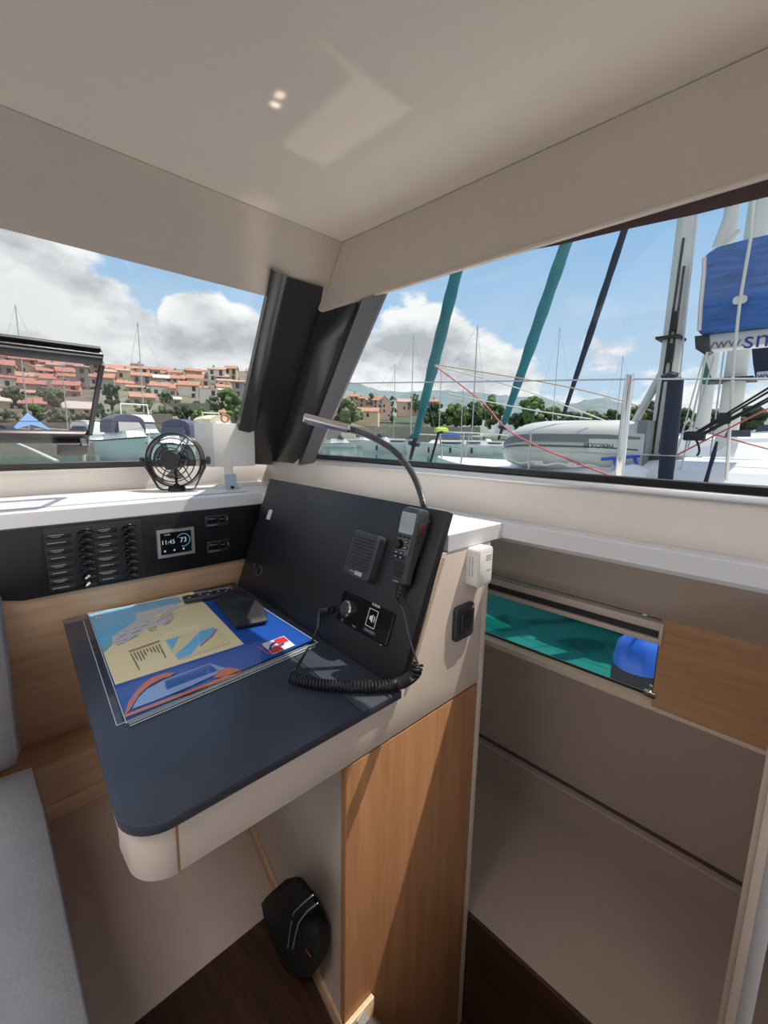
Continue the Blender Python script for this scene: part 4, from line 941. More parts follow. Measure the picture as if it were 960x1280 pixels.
# ------------------------------------------------------------------ trees
def leafy(bm, c, rx, rz, n, seed):
    rnd = random.Random(seed)
    for i in range(n):
        a = rnd.uniform(0, 2*PI); q = rnd.random()**.5; t = rnd.uniform(-1, 1)
        k = math.sqrt(max(0, 1-t*t))
        p = c + V(math.cos(a)*q*rx*k, math.sin(a)*q*rx*k, t*rz)
        rr = rx * rnd.uniform(.18, .33)
        res = bmesh.ops.create_icosphere(bm, subdivisions=2, radius=rr)
        for v in res['verts']:
            v.co = p + v.co * rnd.uniform(.72, 1.25)
def tree(x, yt, yb, wpx, D, kind, label, n=16, cone=False, cat='tree'):
    s = px_m(x, D); b = at(x, yb+1.5, D); h = (yb+1.5-yt)*s; rx = wpx*s/2*(1.25 if x > 420 else 1.1)
    e = empty('cypress' if cone else 'tree', b, label, cat, 'trees around the harbour')
    bm = B(); tube(bm, [b - V(0, 0, 1.5), b + V(0, 0, h*.5)], [rx*.12+.1, rx*.05+.05], 6); obj('trunk', bm, BARK, e)
    bm = B()
    if cone:
        for i in range(8):
            t = i/7; leafy(bm, b + V(0, 0, h*(.12+.8*t)), rx*(1.05-.8*t), h*.06, 3, i+int(x))
    else: leafy(bm, b + V(0, 0, h*.48), rx*.86, h*.46, int(n*2.0), int(x*7+D))
    obj('crown', bm, LEAF[kind], e, smooth=0)
for t in ((140, 480, 504, 22, 116, 1, 'round dark green tree above the white motorboats', 18), (287, 488, 512, 28, 117, 0, 'leafy light green tree beside the black pillar in the front window', 22),
          (270, 519, 533, 44, 104, 0, 'broad bright green shrub mass above the flybridge cruiser', 26), (68, 487, 502, 34, 128, 2, 'olive tree between houses behind the opening hatch', 18), (75, 512, 532, 26, 106, 2, 'bushy olive tree low behind the hatch pane', 18), (18, 484, 497, 26, 130, 2, 'grey-green tree at the left edge behind the hatch', 16),
          (105, 514, 530, 22, 108, 2, 'olive tree beside the right end of the hatch', 16), (208, 490, 500, 18, 122, 2, 'small scrubby tree under the white hillside houses', 14),
          (432, 498, 530, 36, 172, 2, 'grey-green tree by the shore beside the pillar', 20), (463, 493, 505, 14, 232, 1, 'small dark tree between the two far orange roofs', 12), 
          (490, 494, 524, 12, 200, 1, 'slim dark tree right of the far pinkish gable', 12), (519, 493, 510, 16, 230, 0, 'pale tree beyond the first teal headsail', 12),
          (543, 505, 530, 30, 176, 1, 'dark broad tree left of the first thin mast', 20), (570, 507, 530, 32, 178, 0, 'bushy green tree left of the tall dark mast', 20), (590, 505, 530, 26, 180, 1, 'dark bushy tree at the tall dark mast', 18),
          (612, 497, 530, 28, 178, 0, 'rounded green tree left of the second teal headsail', 20), (645, 518, 531, 24, 176, 1, 'low dark tree right of the second teal headsail', 16), (663, 498, 529, 30, 174, 0, 'tall rounded green tree above the grey dinghy bow', 24), (687, 511, 530, 26, 178, 0, 'green tree above the middle of the dinghy', 18),
          (712, 516, 531, 26, 182, 1, 'low dark tree right of the navy headsail', 16), (738, 516, 531, 26, 182, 2, 'low olive tree above the dinghy stern', 16), (764, 513, 531, 28, 184, 1, 'dark tree left of the steel stanchion', 16), (800, 508, 532, 34, 170, 0, 'green tree between the stanchion and the thick mast', 20), (816, 503, 531, 24, 168, 1, 'dark green tree touching the left of the thick mast', 16),
          (852, 512, 534, 26, 170, 1, 'dark tree seen through ropes right of the thick mast', 16), (884, 512, 536, 30, 170, 0, 'green tree beyond the rigging under the blue sail bag', 18), (930, 512, 536, 40, 172, 1, 'dark tree at the right edge behind the boats', 18)):
    tree(*t)
for t in ((150, 514, 534, 30, 107, 0, 'green bush behind the white arch of the flybridge cruiser', 18), (205, 507, 526, 26, 112, 2, 'olive bush on the slope just right of the tall mast', 16), (232, 508, 525, 28, 112, 1, 'dark bush on the slope above the purple canopy', 16), (250, 511, 528, 24, 110, 0, 'bright bush left of the low orange roof above the fan', 16),
          (300, 511, 530, 30, 108, 0, 'green bush between the lifebuoy and the black pillar', 18), (128, 505, 522, 20, 112, 1, 'dark bush just right of the hatch frame', 14), (180, 500, 514, 20, 120, 2, 'small olive tree between the second and lower roofs left of the mast', 14), (268, 497, 512, 22, 118, 2, 'olive tree under the white houses above the white box', 14), (44, 508, 524, 26, 112, 0, 'green bush behind the blue tarp', 16), (8, 512, 532, 30, 108, 2, 'olive bush at the lower left behind the hatch', 16)):
    tree(*t)
for i, (xa, xb, yt_, yb_, D_, lab) in enumerate(((135, 215, 517, 529, 106, 'long grey stone retaining wall behind the aqua motorboat'), (205, 262, 504, 511, 114, 'grey stone terrace wall under the white hillside houses'), (262, 330, 517, 524, 107, 'stone terrace wall behind the lifebuoy'), (-40, 112, 528, 537, 103, 'low stone quay wall behind the blue tarp'))):
    a, b = at(xa, yt_, D_), at(xb, yt_, D_); zb_ = at(xa, yb_, D_).z - 1.5
    bm = B(); prism(bm, [V(a.x, a.y, zb_), V(b.x, b.y, zb_), V(b.x, b.y, b.z), V(a.x, a.y, a.z)], V(.2, 1.2, 0)); obj('stone_wall', bm, STONEQ, None, lab, 'wall', 'stone walls on the hillside')
tree(625, 499, 527, 7, 176, 1, 'slim dark cypress left of the second teal headsail foot', cone=True)

# ------------------------------------------------------------------ boats
def hullbm(M, L, beam, fb, bow=.9):
    bm = B(); rings = []
    for s in (0, .08, .3, .55, .75, .9, .98, 1.0):
        x = -L/2 + L*s; w = beam/2 * (1 if s < .5 else max(.02, 1-((s-.5)/.5)**2.2)) * (.92 if s < .05 else 1)
        z = fb * (1 + .28*s*s); xo = (s**3)*.25*fb
        rings.append([M @ V(*p) for p in ((x+xo, -w, z), (x, -w*.93, z*.45), (x-xo*.5, -w*.72, -.05), (x-xo*.5, 0, -.35), (x-xo*.5, w*.72, -.05), (x, w*.93, z*.45), (x+xo, w, z))])
    loft(bm, rings, closed_u=True); return bm
def cabin(M, x0, x1, w0, w1, z0, z1, rake=.5):
    bm = B(); a = [(x0, w0), (x1, w1)]
    lo = [M @ V(x0, -w0, z0), M @ V(x1, -w1, z0), M @ V(x1, w1, z0), M @ V(x0, w0, z0)]
    hi = [M @ V(x0+.1, -w0*.86, z1), M @ V(x1-rake, -w1*.8, z1), M @ V(x1-rake, w1*.8, z1), M @ V(x0+.1, w0*.86, z1)]
    loft(bm, [lo, hi]); return bm
def motorboat(x, yb, D, L, beam, head, label, hm, canopy=None, flag='bow', fly=False, fb=1.3):
    s = px_m(x, D); p = atz(x, D, SEA); r = ray(x, 545); az = math.atan2(r.y, r.x)
    M = Matrix.Translation(p) @ Matrix.Rotation(az + PI + head, 4, 'Z')     # head 0 = bow towards us
    e = empty('motorboat', p, label, 'motorboat', 'motorboats across the harbour', M.to_3x3())
    obj('hull', hullbm(M, L, beam, fb), hm, e)
    b = beam/2
    bm = B()
    for sy in (-1, 1): tube(bm, [M @ V(-L/2 + L*s_ + s_**3*.25*fb, sy*(beam/2*(1 if s_ < .5 else max(.02, 1-((s_-.5)/.5)**2.2)) + .01), fb*(1+.28*s_*s_) - .06) for s_ in (.02, .3, .55, .75, .9, .98)], .05, 5)
    obj('rub_rail', bm, PLASTG, e)
    obj('cabin', cabin(M, -L*.28, L*.30, b*.78, b*.5, fb*1.02, fb*1.02+.75, .9), BOATW, e)
    z = fb*1.02+.7
    obj('windscreen', cabin(M, -L*.06, L*.12, b*.72, b*.6, z, z+.75, .6), SMOKE, e)
    bm = B()
    for sy in (-1, 1):
        tube(bm, [M @ V(L*.02, sy*b*.8, fb), M @ V(L*.25, sy*b*.74, fb*1.1+.55), M @ V(L*.47, sy*b*.12, fb*1.28+.6)], .022, 5)
        for t in (.1, .2, .3, .4): tube(bm, [M @ V(L*t, sy*b*.85*(1-((t-.0)/.5)**2.2*.9), fb*1.05), M @ V(L*t, sy*b*.8*(1-(t/.5)**2.2*.9), fb*1.15+.5)], .018, 5)
    obj('rail', bm, STEEL, e)
    zt = z + .75
    if fly:
        obj('flybridge', cabin(M, -L*.2, L*.08, b*.7, b*.55, zt, zt+.7, .3), BOATW, e); zt += .7
        bm = B()
        for sy in (-1, 1): tube(bm, [M @ V(-L*.16, sy*b*.65, zt-.2), M @ V(-L*.18, sy*b*.62, zt+1.1)], .05, 6)
        tube(bm, [M @ V(-L*.18, -b*.64, zt+1.1), M @ V(-L*.18, b*.64, zt+1.1)], .06, 6); obj('arch', bm, BOATW, e)
    if canopy:
        bm = B(); c0 = -L*.34; c1 = L*.02
        arcs = []
        for xx, k in ((c0, .85), (c0*.5, 1), (c1, .95)):
            arcs.append([M @ V(xx, b*.8*math.cos(a), zt - .35 + k*(1.0 if not fly else 1.2)*max(0, math.sin(a))**.6) for a in [PI*i/8 for i in range(9)]])
        arcs = [[a_[0] - V(0, 0, .5)] + a_ + [a_[-1] - V(0, 0, .5)] for a_ in arcs]; loft(bm, arcs, closed_u=True); obj('canopy', bm, canopy, e)
    return e
motorboat(162, 578, 42, 7.0, 3.2, .35, 'motorboat with aqua hull and purple-grey canopy, bow towards us left of the fan', AQUA, PURPLE, fb=1.5)
motorboat(222, 570, 40, 7.5, 3.0, -.5, 'white motorboat with a purple-grey cockpit canopy seen behind the fan', BOATW, PURPLE, fb=1.2)
motorboat(178, 560, 52, 11, 4.0, .25, 'tall white flybridge cruiser with a white arch behind the aqua boat', BOATW, None, fly=True, fb=1.7)
motorboat(276, 552, 60, 10, 3.8, .6, 'white flybridge cruiser with a beige bimini above the white box', BOATW, BEIGE, fly=True, fb=1.4)
motorboat(103, 562, 58, 7, 2.8, -.7, 'small white cabin boat behind the lower corner of the hatch', BOATW, BOATW, fb=1.2)
motorboat(10, 562, 58, 7, 2.8, 1.1, 'white cabin boat at the left edge behind the hatch', BOATW, None, fb=1.1)
p = at(281, 523, 58.2); bm = B(); tube(bm, [p + V(.45*math.cos(a), 0, .45*math.sin(a)) for a in [2*PI*i/14 for i in range(14)]], .11, 6, closed=True); obj('lifebuoy', bm, mat('lifebuoy_orange', srgb(222, 110, 80), .6), None, 'orange ring lifebuoy on the flybridge cruiser above the white box', 'lifebuoy')

def sailboat(x, D, L, beam, head, label, mx, mt, fb=1.1, hm=None, cover=None, fenders=0, mrad=.07, lean=0, sprayhood=None, rel=0):
    """x hull centre, (mx, mt) photo column and row of the masthead"""
    p = atz(x, D, SEA); r = ray(x, 545); az = math.atan2(r.y, r.x)
    M = Matrix.Translation(p) @ Matrix.Rotation(az + PI/2 + head, 4, 'Z')    # head 0 = broadside, bow to the left
    e = empty('sailboat', p, label, 'sailboat', 'sailing boats across the harbour', M.to_3x3())
    obj('hull', hullbm(M, L, beam, fb), hm or BOATW, e); b = beam/2
    ch_ = obj('coachroof', cabin(M, -L*.2, L*.25, b*.62, b*.35, fb*1.02, fb*1.02+.55, .7), BOATW, e)
    bm = B(); box(bm, (-L*.14, -b*.66, fb+.18), (L*.1, b*.66, fb+.36), M); obj('window_band', bm, SMOKE, ch_)
    top = at(mx, mt, D + rel); foot = at(mx, 545, D + rel); foot.z = SEA + fb*1.05 + .4
    r2 = V(top.x, top.y, foot.z)
    bm = B(); tube(bm, [r2, top], [mrad, mrad*.75], 8)
    mast = obj('mast', bm, MASTM if not lean else WIRE, e)
    bm = B(); h = top.z - r2.z; ax_ = M.to_3x3() @ V(1, 0, 0); ay = M.to_3x3() @ V(0, 1, 0)
    for t in (.45, .72): tube(bm, [r2.lerp(top, t) - ay*.55, r2.lerp(top, t) + ay*.55], .025, 5)
    obj('spreader', bm, MASTM, mast)
    for q in (M @ V(L*.5, 0, fb*1.25), M @ V(-L*.48, 0, fb)):
        bm = B(); tube(bm, [top, q], .014, 4); obj('stay', bm, WIRE, e)
    bm = B(); a0 = r2 + V(0, 0, .7); a1 = a0 - ax_*L*.34
    tube(bm, [a0, a0.lerp(a1, .5) + V(0, 0, .08), a1], [.10, .18, .10] if cover else [.06]*3, 8); obj('sail_cover' if cover else 'boom', bm, cover or MASTM, e)
    if sprayhood:
        bm = B(); loft(bm, [[M @ V(-L*.22+xx, b*.55*math.cos(a), fb*1.02 + .55 + kk*math.sin(a)) for a in [PI*i/6 for i in range(7)]] for xx, kk in ((0, .75), (.9, .65), (1.4, .1))], cap=False, closed_u=False); obj('sprayhood', bm, sprayhood, e)
    for i in range(fenders):
        q = M @ V(-L*.25 + L*.5*i/max(1, fenders-1), b*1.02 if (M.to_3x3() @ V(0, 1, 0)).dot(p) < 0 else -b*1.02, fb*.5)
        bm = B(); lathe(bm, [(0, -.4), (.12, -.34), (.14, 0), (.12, .3), (.03, .4), (0, .42)], Matrix.Translation(q), 8); obj('fender', bm, FEND, e)
    return e
sailboat(36, 66, 9, 3, 2.9, 'sailing boat under a pale blue tarp tent, its tall mast above the hatch', 19, 381)
# tarp tent over its boom
bm = B(); a_, t_, c_ = at(12, 538, 63), at(34.5, 516, 64), at(62, 538, 63)
for sgn in (-1.2, 1.2):
    o = V(0, sgn, 0); prism(bm, [t_, a_ + o, (a_+c_)/2 + o + V(0, 0, .6), c_ + o, t_.lerp(c_, .35) + V(0, 0, -.25)], V(0, .03, .03))
obj('tarp', bm, TARP, None, 'pale blue tarpaulin slung like a tent behind the hatch pane', 'tarp')
sailboat(92, 70, 10, 3.2, 3.3, 'white sailing boat behind the right half of the hatch pane', 77, 455)
sailboat(196, 62, 10, 3.2, 2.6, 'white sailing boat whose tall mast stands left of the fan', 172, 403, cover=PURPLE)
sailboat(452, 95, 9, 3.2, .3, 'white boat with pale deckhouse at the shore beside the pillar', 494, 455, fb=1.0)
sailboat(500, 62, 11, 3.8, -.25, 'white sailing yacht with a blue sprayhood left of the first teal headsail', 517, 420, fb=1.35, fenders=2, sprayhood=NAVY)
sailboat(560, 60, 11, 3.8, .15, 'white yacht with dark fenders under the tall dark mast', 597, 407, fb=1.3, fenders=3, mrad=.09, lean=1, cover=None)
sailboat(588, 66, 9, 3.4, .1, 'white sailing yacht with a bright blue sail cover beyond the fendered yacht', 552, 457, fb=1.3, cover=BLUEC, fenders=2)
sailboat(618, 74, 9, 3.4, -.2, 'sailing boat with a bare mast behind the second teal headsail', 579, 484, fb=1.2)
sailboat(690, 84, 9, 3.2, .2, 'sailing boat hidden by the dinghy, mast left of the navy headsail', 700, 410, fb=1.2)
sailboat(770, 84, 9, 3.2, .2, 'sailing boat behind the dinghy stern, mast just left of the steel stanchion', 779, 445, fb=1.2)
motorboat(446, 548, 88, 8, 3.2, 1.2, 'white cruiser with a cream bimini moored right beside the pillar', BOATW, BEIGE, fb=1.2)
motorboat(425, 552, 82, 6, 2.6, 1.5, 'low white open boat at the lower left corner of the right window', BOATW, None, fb=.8)
motorboat(476, 549, 92, 7, 2.8, 1.0, 'white cabin boat behind the gooseneck lamp', BOATW, None, fb=1.2)
for (x_, yb2, D_, L_, hd, lab, cp) in ((402, 549, 96, 6, .7, 'small white boat at the left end of the far shore', None), (606, 546, 112, 7, .6, 'white boat with beige top left of the second teal headsail', BEIGE)):
    motorboat(x_, yb2, D_, L_, L_*.38, hd, lab, BOATW, cp, fb=1.2, fly='flybridge' in lab)
p = at(552, 540, 55); bm = B()
loft(bm, [[p + V(a*1.0, b*.6, .0) for a, b in rrect(2.2, 1.4, .4, 3)], [p + V(a*.85, b*.5, .42) for a, b in rrect(2.2, 1.4, .4, 3)], [p + V(a*.5, b*.3, .55) for a, b in rrect(2.2, 1.4, .4, 3)]]); obj('cover', bm, LIME, None, 'lime green cover on the deck of the fendered yacht', 'cover')

# pontoon, mooring line, bollard, cable
a, b = at(-60, 556, 47), at(118, 556, 47)
bm = B(); d = (b-a).normalized(); prism(bm, [V(a.x, a.y, SEA), V(b.x, b.y, SEA), V(b.x, b.y, at(118, 553, 47).z), V(a.x, a.y, at(-60, 553, 47).z)], V(0, 2.4, 0)); obj('pontoon', bm, STONEQ, None, 'long low grey pontoon in the water below the hatch', 'pontoon')
bm = B(); tube(bm, [at(10, 549, 9), at(40, 562, 6), at(72, 577, 4.2)], .014, 6); obj('mooring_line', bm, ROPEW, None, 'pale mooring line slanting down to the left below the hatch', 'rope')
q0, q1 = at(104, 557, 30), at(106, 580, 30); bm = B(); tube(bm, [q0 + V(-.1, 0, 0), q0 + V(.02, 0, -.4), q1 + V(-.02, 0, .2), q1], .08, 6); tube(bm, [q0 + V(-.3, 0, .04), q0 + V(.3, 0, .04)], .06, 6); obj('mooring_post', bm, mat('weathered_post', srgb(206, 200, 190), .8), None, 'pale thin post with a crosspiece below the hatch handle', 'post')
bm = B(); tube(bm, [at(-30, 526.5, 30), at(150, 527, 30), at(300, 531, 31)], .016, 5); obj('power_cable', bm, ROPEK, None, 'thin dark cable crossing the whole front window above the boats', 'cable')

# ------------------------------------------------------------------ opening hatch in the front window
LM = frame(PL - NL*.012, (1, 0, 0), (0, -SL, 1)); LMi = LM.inverted()
def hq(x, y): q = LMi @ onpl(x, y, PL - NL*.012, NL); return q.x, q.y
hx1 = hq(127.5, 440)[0]; ht1 = hq(128, 437.5)[1]; ht0 = hq(128, 452)[1]; hb1 = hq(120, 538)[1]; hb0 = hq(120, 549)[1]; hxi = hq(121, 490)[0]
hx0 = -.5
e = empty('window_hatch', LM @ V(0, hb0, 0), 'dark framed opening hatch set in the left part of the front window', 'hatch')
HF = mat('hatch_frame', (.035, .028, .030), .35)
bm = B()
for a in ((hx0, ht0, hx1, ht1), (hx0, hb0, hx1, hb1), (hxi, hb1, hx1, ht0), (hx0, hb1, hx0+.03, ht0)): box(bm, (a[0], a[1], 0), (a[2], a[3], .022), LM, bev=.003)
obj('frame', bm, HF, e)
bm = B(); box(bm, (hx0, ht1-.001, -.002), (hx1-.006, ht1+.012, .010), LM, bev=.003); obj('hinge_strip', bm, SEAL, e)
bm = B(); box(bm, (hx0, ht1-.012, .022), (hx1-.004, ht1-.007, .0245), LM); obj('bead', bm, GREYP, e)
bm = B(); box(bm, (hx0+.02, hb1-.004, .006), (hxi+.004, ht0+.004, .010), LM); obj('pane', bm, TINT, e)
u0, v0 = hq(69, 543); u1, v1 = hq(105, 556)
bm = B(); prism(bm, [LM @ V(u0, v0, .022), LM @ V(u1, v0, .022), LM @ V(u1, v1+.008, .022), LM @ V(u1-.02, v1-.003, .022), LM @ V(u0+.012, v1-.003, .022), LM @ V(u0, v1+.006, .022)], (LM.to_3x3() @ V(0, 0, .03)), .004); hd_ = obj('handle', bm, HF, e)
bm = B(); box(bm, (u0+.07, v0-.006, .0), (u1-.004, v0+.008, .05), LM, bev=.003); obj('latch_plate', bm, GREYP, hd_)

# ------------------------------------------------------------------ stanchion and lifelines at our own rail
bx = 1.9
q0, q1 = onx(785, 470, bx), onx(775, 602, bx)
e = empty('stanchion', V(q0.x, (q0.y+q1.y)/2, 1.17), 'thick polished steel stanchion outside the right window', 'stanchion')
q1 = V(bx, (q0.y+q1.y)/2, 1.17); q0 = V(bx, q1.y, q0.z)
bm = B(); tube(bm, [q1, q0, q0 + V(0, 0, .006)], [.0165, .0165, .012], 16); obj('tube', bm, CHROME, e)
bm = B(); lathe(bm, [(0, 0), (.04, 0), (.036, .02), (.02, .03), (.02, .05), (0, .05)], Matrix.Translation(q1), 16); obj('base', bm, STEEL, e)
bm = B(); tube(bm, [onx(380, 480.5, bx), onx(470, 478.5, bx), onx(600, 477, bx), q0 - V(0, 0, .012), onx(960, 473.5, bx), onx(1100, 471, bx)], .0032, 6); obj('lifeline', bm, WIRE, None, 'thin steel lifeline running across the right window at stanchion height', 'wire')

# ------------------------------------------------------------------ neighbouring yachts
XA = 6.6
def Q(x, y, d=XA): return onx(x, y, d)
def bar(bm, a, b, r0, r1=None, n=10): tube(bm, [a, b], [r0, r1 or r0], n)
ya = empty('sailing_yacht', V(7.4, 2.0, SEA), 'white sailing yacht alongside carrying the upturned dinghy and the blue sail bag', 'yacht', 'yachts moored alongside')
# hull along y, bow at large y
bm = B(); rings = []
for (y, w, z) in ((-4.5, 1.9, 1.02), (-1, 2.1, 1.0), (2, 2.0, .98), (3.6, 1.6, .98), (4.9, .95, 1.0), (5.7, .35, 1.03), (6.0, .05, 1.05)):
    c = 7.5; rings.append([V(c-w, y, z), V(c-w*.98, y, z*.3), V(c-w*.95, y, SEA+.05), V(c, y, SEA-.5), V(c+w*.8, y, SEA+.1), V(c+w*.97, y, z*.3), V(c+w, y, z)])
loft(bm, rings); obj('hull', bm, BOATW, ya)
bm = B(); loft(bm, [[V(7.5 - (7.5-p.x)*1.004 - .004, p.y, p.z) for p in (r[1] + (r[2]-r[1])*.25, r[2], r[3])] for r in rings], cap=False, closed_u=False); obj('antifouling', bm, mat('antifouling_grey', (.035, .038, .04), .6), ya)
bm = B(); rings = []
for (y, w, z) in ((-4.4, 1.5, 1.25), (-1, 1.6, 1.26), (1.6, 1.5, 1.22), (2.4, 1.35, 1.16), (3.4, 1.0, 1.10), (4.2, .5, 1.03)):
    c = 7.5; rings.append([V(c-w-.1, y, .95), V(c-w, y, z-.10), V(c-w*.8, y, z), V(c+w*.8, y, z), V(c+w, y, z-.1), V(c+w+.1, y, .95)])
loft(bm, rings); obj('coachroof', bm, GEL, ya)
bm = B(); prism(bm, [onx(603, 587, 5.6), onx(662, 593, 5.6), onx(662, 597, 5.6), onx(600, 590, 5.6)], V(.01, 0, 0)); obj('name_band', bm, mat('pale_blue_print', srgb(120, 150, 200), .5), ya)
bm = B(); a, b = onx(815, 599, 5.5), onx(1010, 610, 5.5); prism(bm, [a, b, b - V(0, 0, .09), a - V(0, 0, .06)], V(.04, 0, 0)); obj('grey_toe_rail', bm, mat('weathered_teak', srgb(150, 146, 150), .7), ya)
mf, mt_ = Q(824, 577), Q(866, 240)
bm = B()
loft(bm, [[c + V(.18*math.cos(t), .105*math.sin(t), 0) for t in [2*PI*i/14 for i in range(14)]] for c in (V(XA, 1.68, 1.15), V(XA, 1.66, 6.4))]); 
mast_a = obj('mast', bm, MASTM, ya)
def mp(z, dy=0, dx=-.19): return V(XA+dx, 1.67+dy, z)
zz = lambda x, y: onx(x, y, XA-.19).z
bm = B(); tube(bm, [mp(zz(861, 296), -.03), mp(1.3, .03)], .014, 5); obj('halyard', bm, ROPEK, mast_a)
bm = B(); tube(bm, [mp(zz(858, 332), -.07), mp(1.3, -.05)], .014, 5); obj('halyard', bm, ROPEK, mast_a)
bm = B(); z = zz(842, 421); box(bm, (XA-.25, 1.55, z-.015), (XA+.1, 1.80, z+.015)); obj('mast_band', bm, ROPEK, mast_a)
for zz_ in (zz(845, 440), zz(850, 400)):
    bm = B(); box(bm, (XA-.26, 1.59, zz_-.12), (XA-.17, 1.66, zz_+.10), bev=.02); obj('clutch', bm, ROPEK, mast_a)
bm = B(); box(bm, (XA-.3, 1.42, 1.16), (XA+.2, 1.92, 1.28), bev=.03); obj('mast_collar', bm, PLASTG, mast_a)
# pale strut left of the mast
bm = B(); bar(bm, Q(836, 452), Q(791, 532), .055, .045); obj('vang_strut', bm, MASTM, ya)
# boom, bag
z0, z1 = Q(905, 440).z, Q(905, 417).z
bm = B(); prism(bm, [Q(874, 439), Q(874, 419), Q(985, 407), Q(985, 428)], V(.22, 0, 0), .02); bo = obj('boom', bm, mat('boom_grey', srgb(206, 206, 208), .4), ya)
bm = B(); prism(bm, [Q(868, 420, XA-.01), Q(887, 418, XA-.01), Q(888, 439, XA-.01), Q(880, 443, XA-.01), Q(869, 436, XA-.01)], V(.2, 0, 0), .01); obj('gooseneck_fitting', bm, PLASTG, bo)
tdir = (Q(985, 418) - Q(890, 428.5)).normalized()
TM = frame(Q(904, 431.5, XA-.006), tdir, V(0, 0, 1)); 
BLT = mat('bag_print_navy', srgb(40, 60, 130), .5)
szm = (Q(904, 431.5) - Q(904, 418)).length
bm = text_bm('www.', .17, TM @ Matrix.Translation((0, .02, .003))); obj('print', bm, mat('boom_print_grey', srgb(110, 112, 122), .5), bo)
bm = text_bm('sm', .27, frame(Q(929, 426.5, XA-.006), tdir, V(0, 0, 1)), .002, 'LEFT'); obj('print', bm, BLT, bo)
bag = [(873, 414), (875, 380), (879, 340), (880, 322), (886, 316), (897, 309), (930, 300), (990, 287), (990, 404), (930, 410), (880, 416)]
bm = B(); fr = [Q(x, y, XA-.09) for x, y in bag]; c0 = sum(fr, V(0, 0, 0))/len(fr)
loft(bm, [[p + V(.42, 0, 0) for p in fr], [c0 + (p-c0)*1.015 + V(.30, 0, 0) for p in fr], [c0 + (p-c0)*1.015 + V(.08, 0, 0) for p in fr], fr]); sb = obj('sail_bag', bm, BLUE, ya)
bm = B(); pc = Q(925, 375, XA-.10); rw = [(pc + V(0, -a, b)) for a, b in rrect(.13, .085, .035)]; prism(bm, rw, V(-.008, 0, 0)); obj('patch', bm, mat('patch_white', srgb(224, 220, 220), .6), sb)
bm = B(); tube(bm, [Q(874, 413, XA-.10), Q(876, 380, XA-.10), Q(880, 340, XA-.10), Q(880.5, 322, XA-.1)], .022, 6); obj('luff_edge', bm, mat('bag_edge', srgb(222, 206, 206), .6), sb)
bm = B(); tube(bm, [Q(946, 200, XA-.2), Q(938, 300, XA-.2), Q(925, 376, XA-.2), Q(918, 440, XA-.2), Q(908, 600, XA-1)], .016, 6); obj('lazy_jack', bm, ROPEW, ya)
# furled headsail with its stay
def furl(par, a, b, r, m):
    bm = B(); pts = [a.lerp(b, i/24) for i in range(25)]
    tube(bm, pts, [r*(.55+.45*min(1, i/9)) * (1 + .06*math.sin(i*1.7)) for i in range(25)], 10); f = obj('furled_headsail', bm, m, par, smooth=60)
    bm = B(); d = (b-a).normalized(); tube(bm, [a - d*.45, a + d*.02], [.03, .05], 8); tube(bm, [a - d*.15, a - d*.08], [.12, .12], 12); obj('furling_drum', bm, PLASTG, f)
fa_, fb_ = Q(519.5, 547), Q(573, 330)
furl(ya, fa_, fa_ + (fb_-fa_)*1.25, .105, TEAL)
bm = B()
for pts in (((543, 457), (600, 480), (680, 505), (800, 508)), ((545, 459), (640, 486), (720, 512), (760, 524)), ((590, 500), (655, 511), (730, 523), (760, 525))):
    pass
bm.free()
def line(name, pts, r, m, label, cat='rope', par=None):
    bm = B(); tube(bm, catmull(pts, 6), r, 5)
    if par is not None: return obj(name, bm, m, par)
    return obj(name, bm, m, None, label, cat)
line('furling_line', [Q(543, 457, 6.5), Q(600, 500, 6.0), Q(640, 541, 5.6), Q(720, 578, 5.3), Q(782, 602, 5.1)], .011, ROPER, 'red rope sagging from the first teal headsail across the dinghy')
line('sheet', [Q(543, 457, 6.5), Q(640, 483, 6.5), Q(720, 512, 6.6), Q(762, 528, 6.6)], .009, ROPEW, 'pale rope running from the first teal headsail towards the dinghy stern')
line('sheet', [Q(545, 456, 6.4), Q(680, 478, 6.4), Q(760, 496, 6.5), Q(822, 516, 6.6)], .009, mat('tan_rope', srgb(190, 160, 130), .8), 'tan rope running from the first teal headsail to the thick mast')
line('jackstay', [Q(560, 492, 6), Q(655, 511, 6), Q(740, 524, 6.2)], .010, mat('pale_green_rope', srgb(200, 212, 200), .8), 'pale green rope crossing behind the dinghy at its top')
# bow pulpit and small stanchion of the yacht
bm = B()
for s_ in (-1, 1):
    tube(bm, [V(7.5+s_*1.0, 4.7, 1.0), V(7.5+s_*.95, 4.7, 1.5), V(7.5+s_*.5, 5.6, 1.55), V(7.5, 6.05, 1.55)], .016, 6); tube(bm, [V(7.5+s_*.5, 5.6, 1.55), V(7.5+s_*.4, 5.6, 1.03)], .016, 6)
    tube(bm, [V(7.5+s_*.97, 4.7, 1.25), V(7.5+s_*.45, 5.6, 1.28)], .012, 6)
obj('pulpit', bm, STEEL, ya)
for xx, yt_, yb_ in ((664, 541, 595),):
    a, b = onx(xx, yt_, 5.5), onx(xx-3, yb_, 5.5); bm = B(); bar(bm, V(5.5, a.y, 1.0), V(5.5, a.y, a.z), .014, .014, 8); obj('stanchion', bm, STEEL, ya)
bm = B(); tube(bm, [V(5.75, 4.2, 1.35), onx(664, 563, 5.5), V(5.5, 1.0, 1.3)], .006, 5); obj('lifeline', bm, WIRE, ya)
bm = B(); tube(bm, [onx(533, 595, 6.2), onx(545, 553, 6.2), onx(548, 541, 6.2), onx(553, 540, 6.2)], .022, 7); obj('boathook', bm, ROPEK, ya)
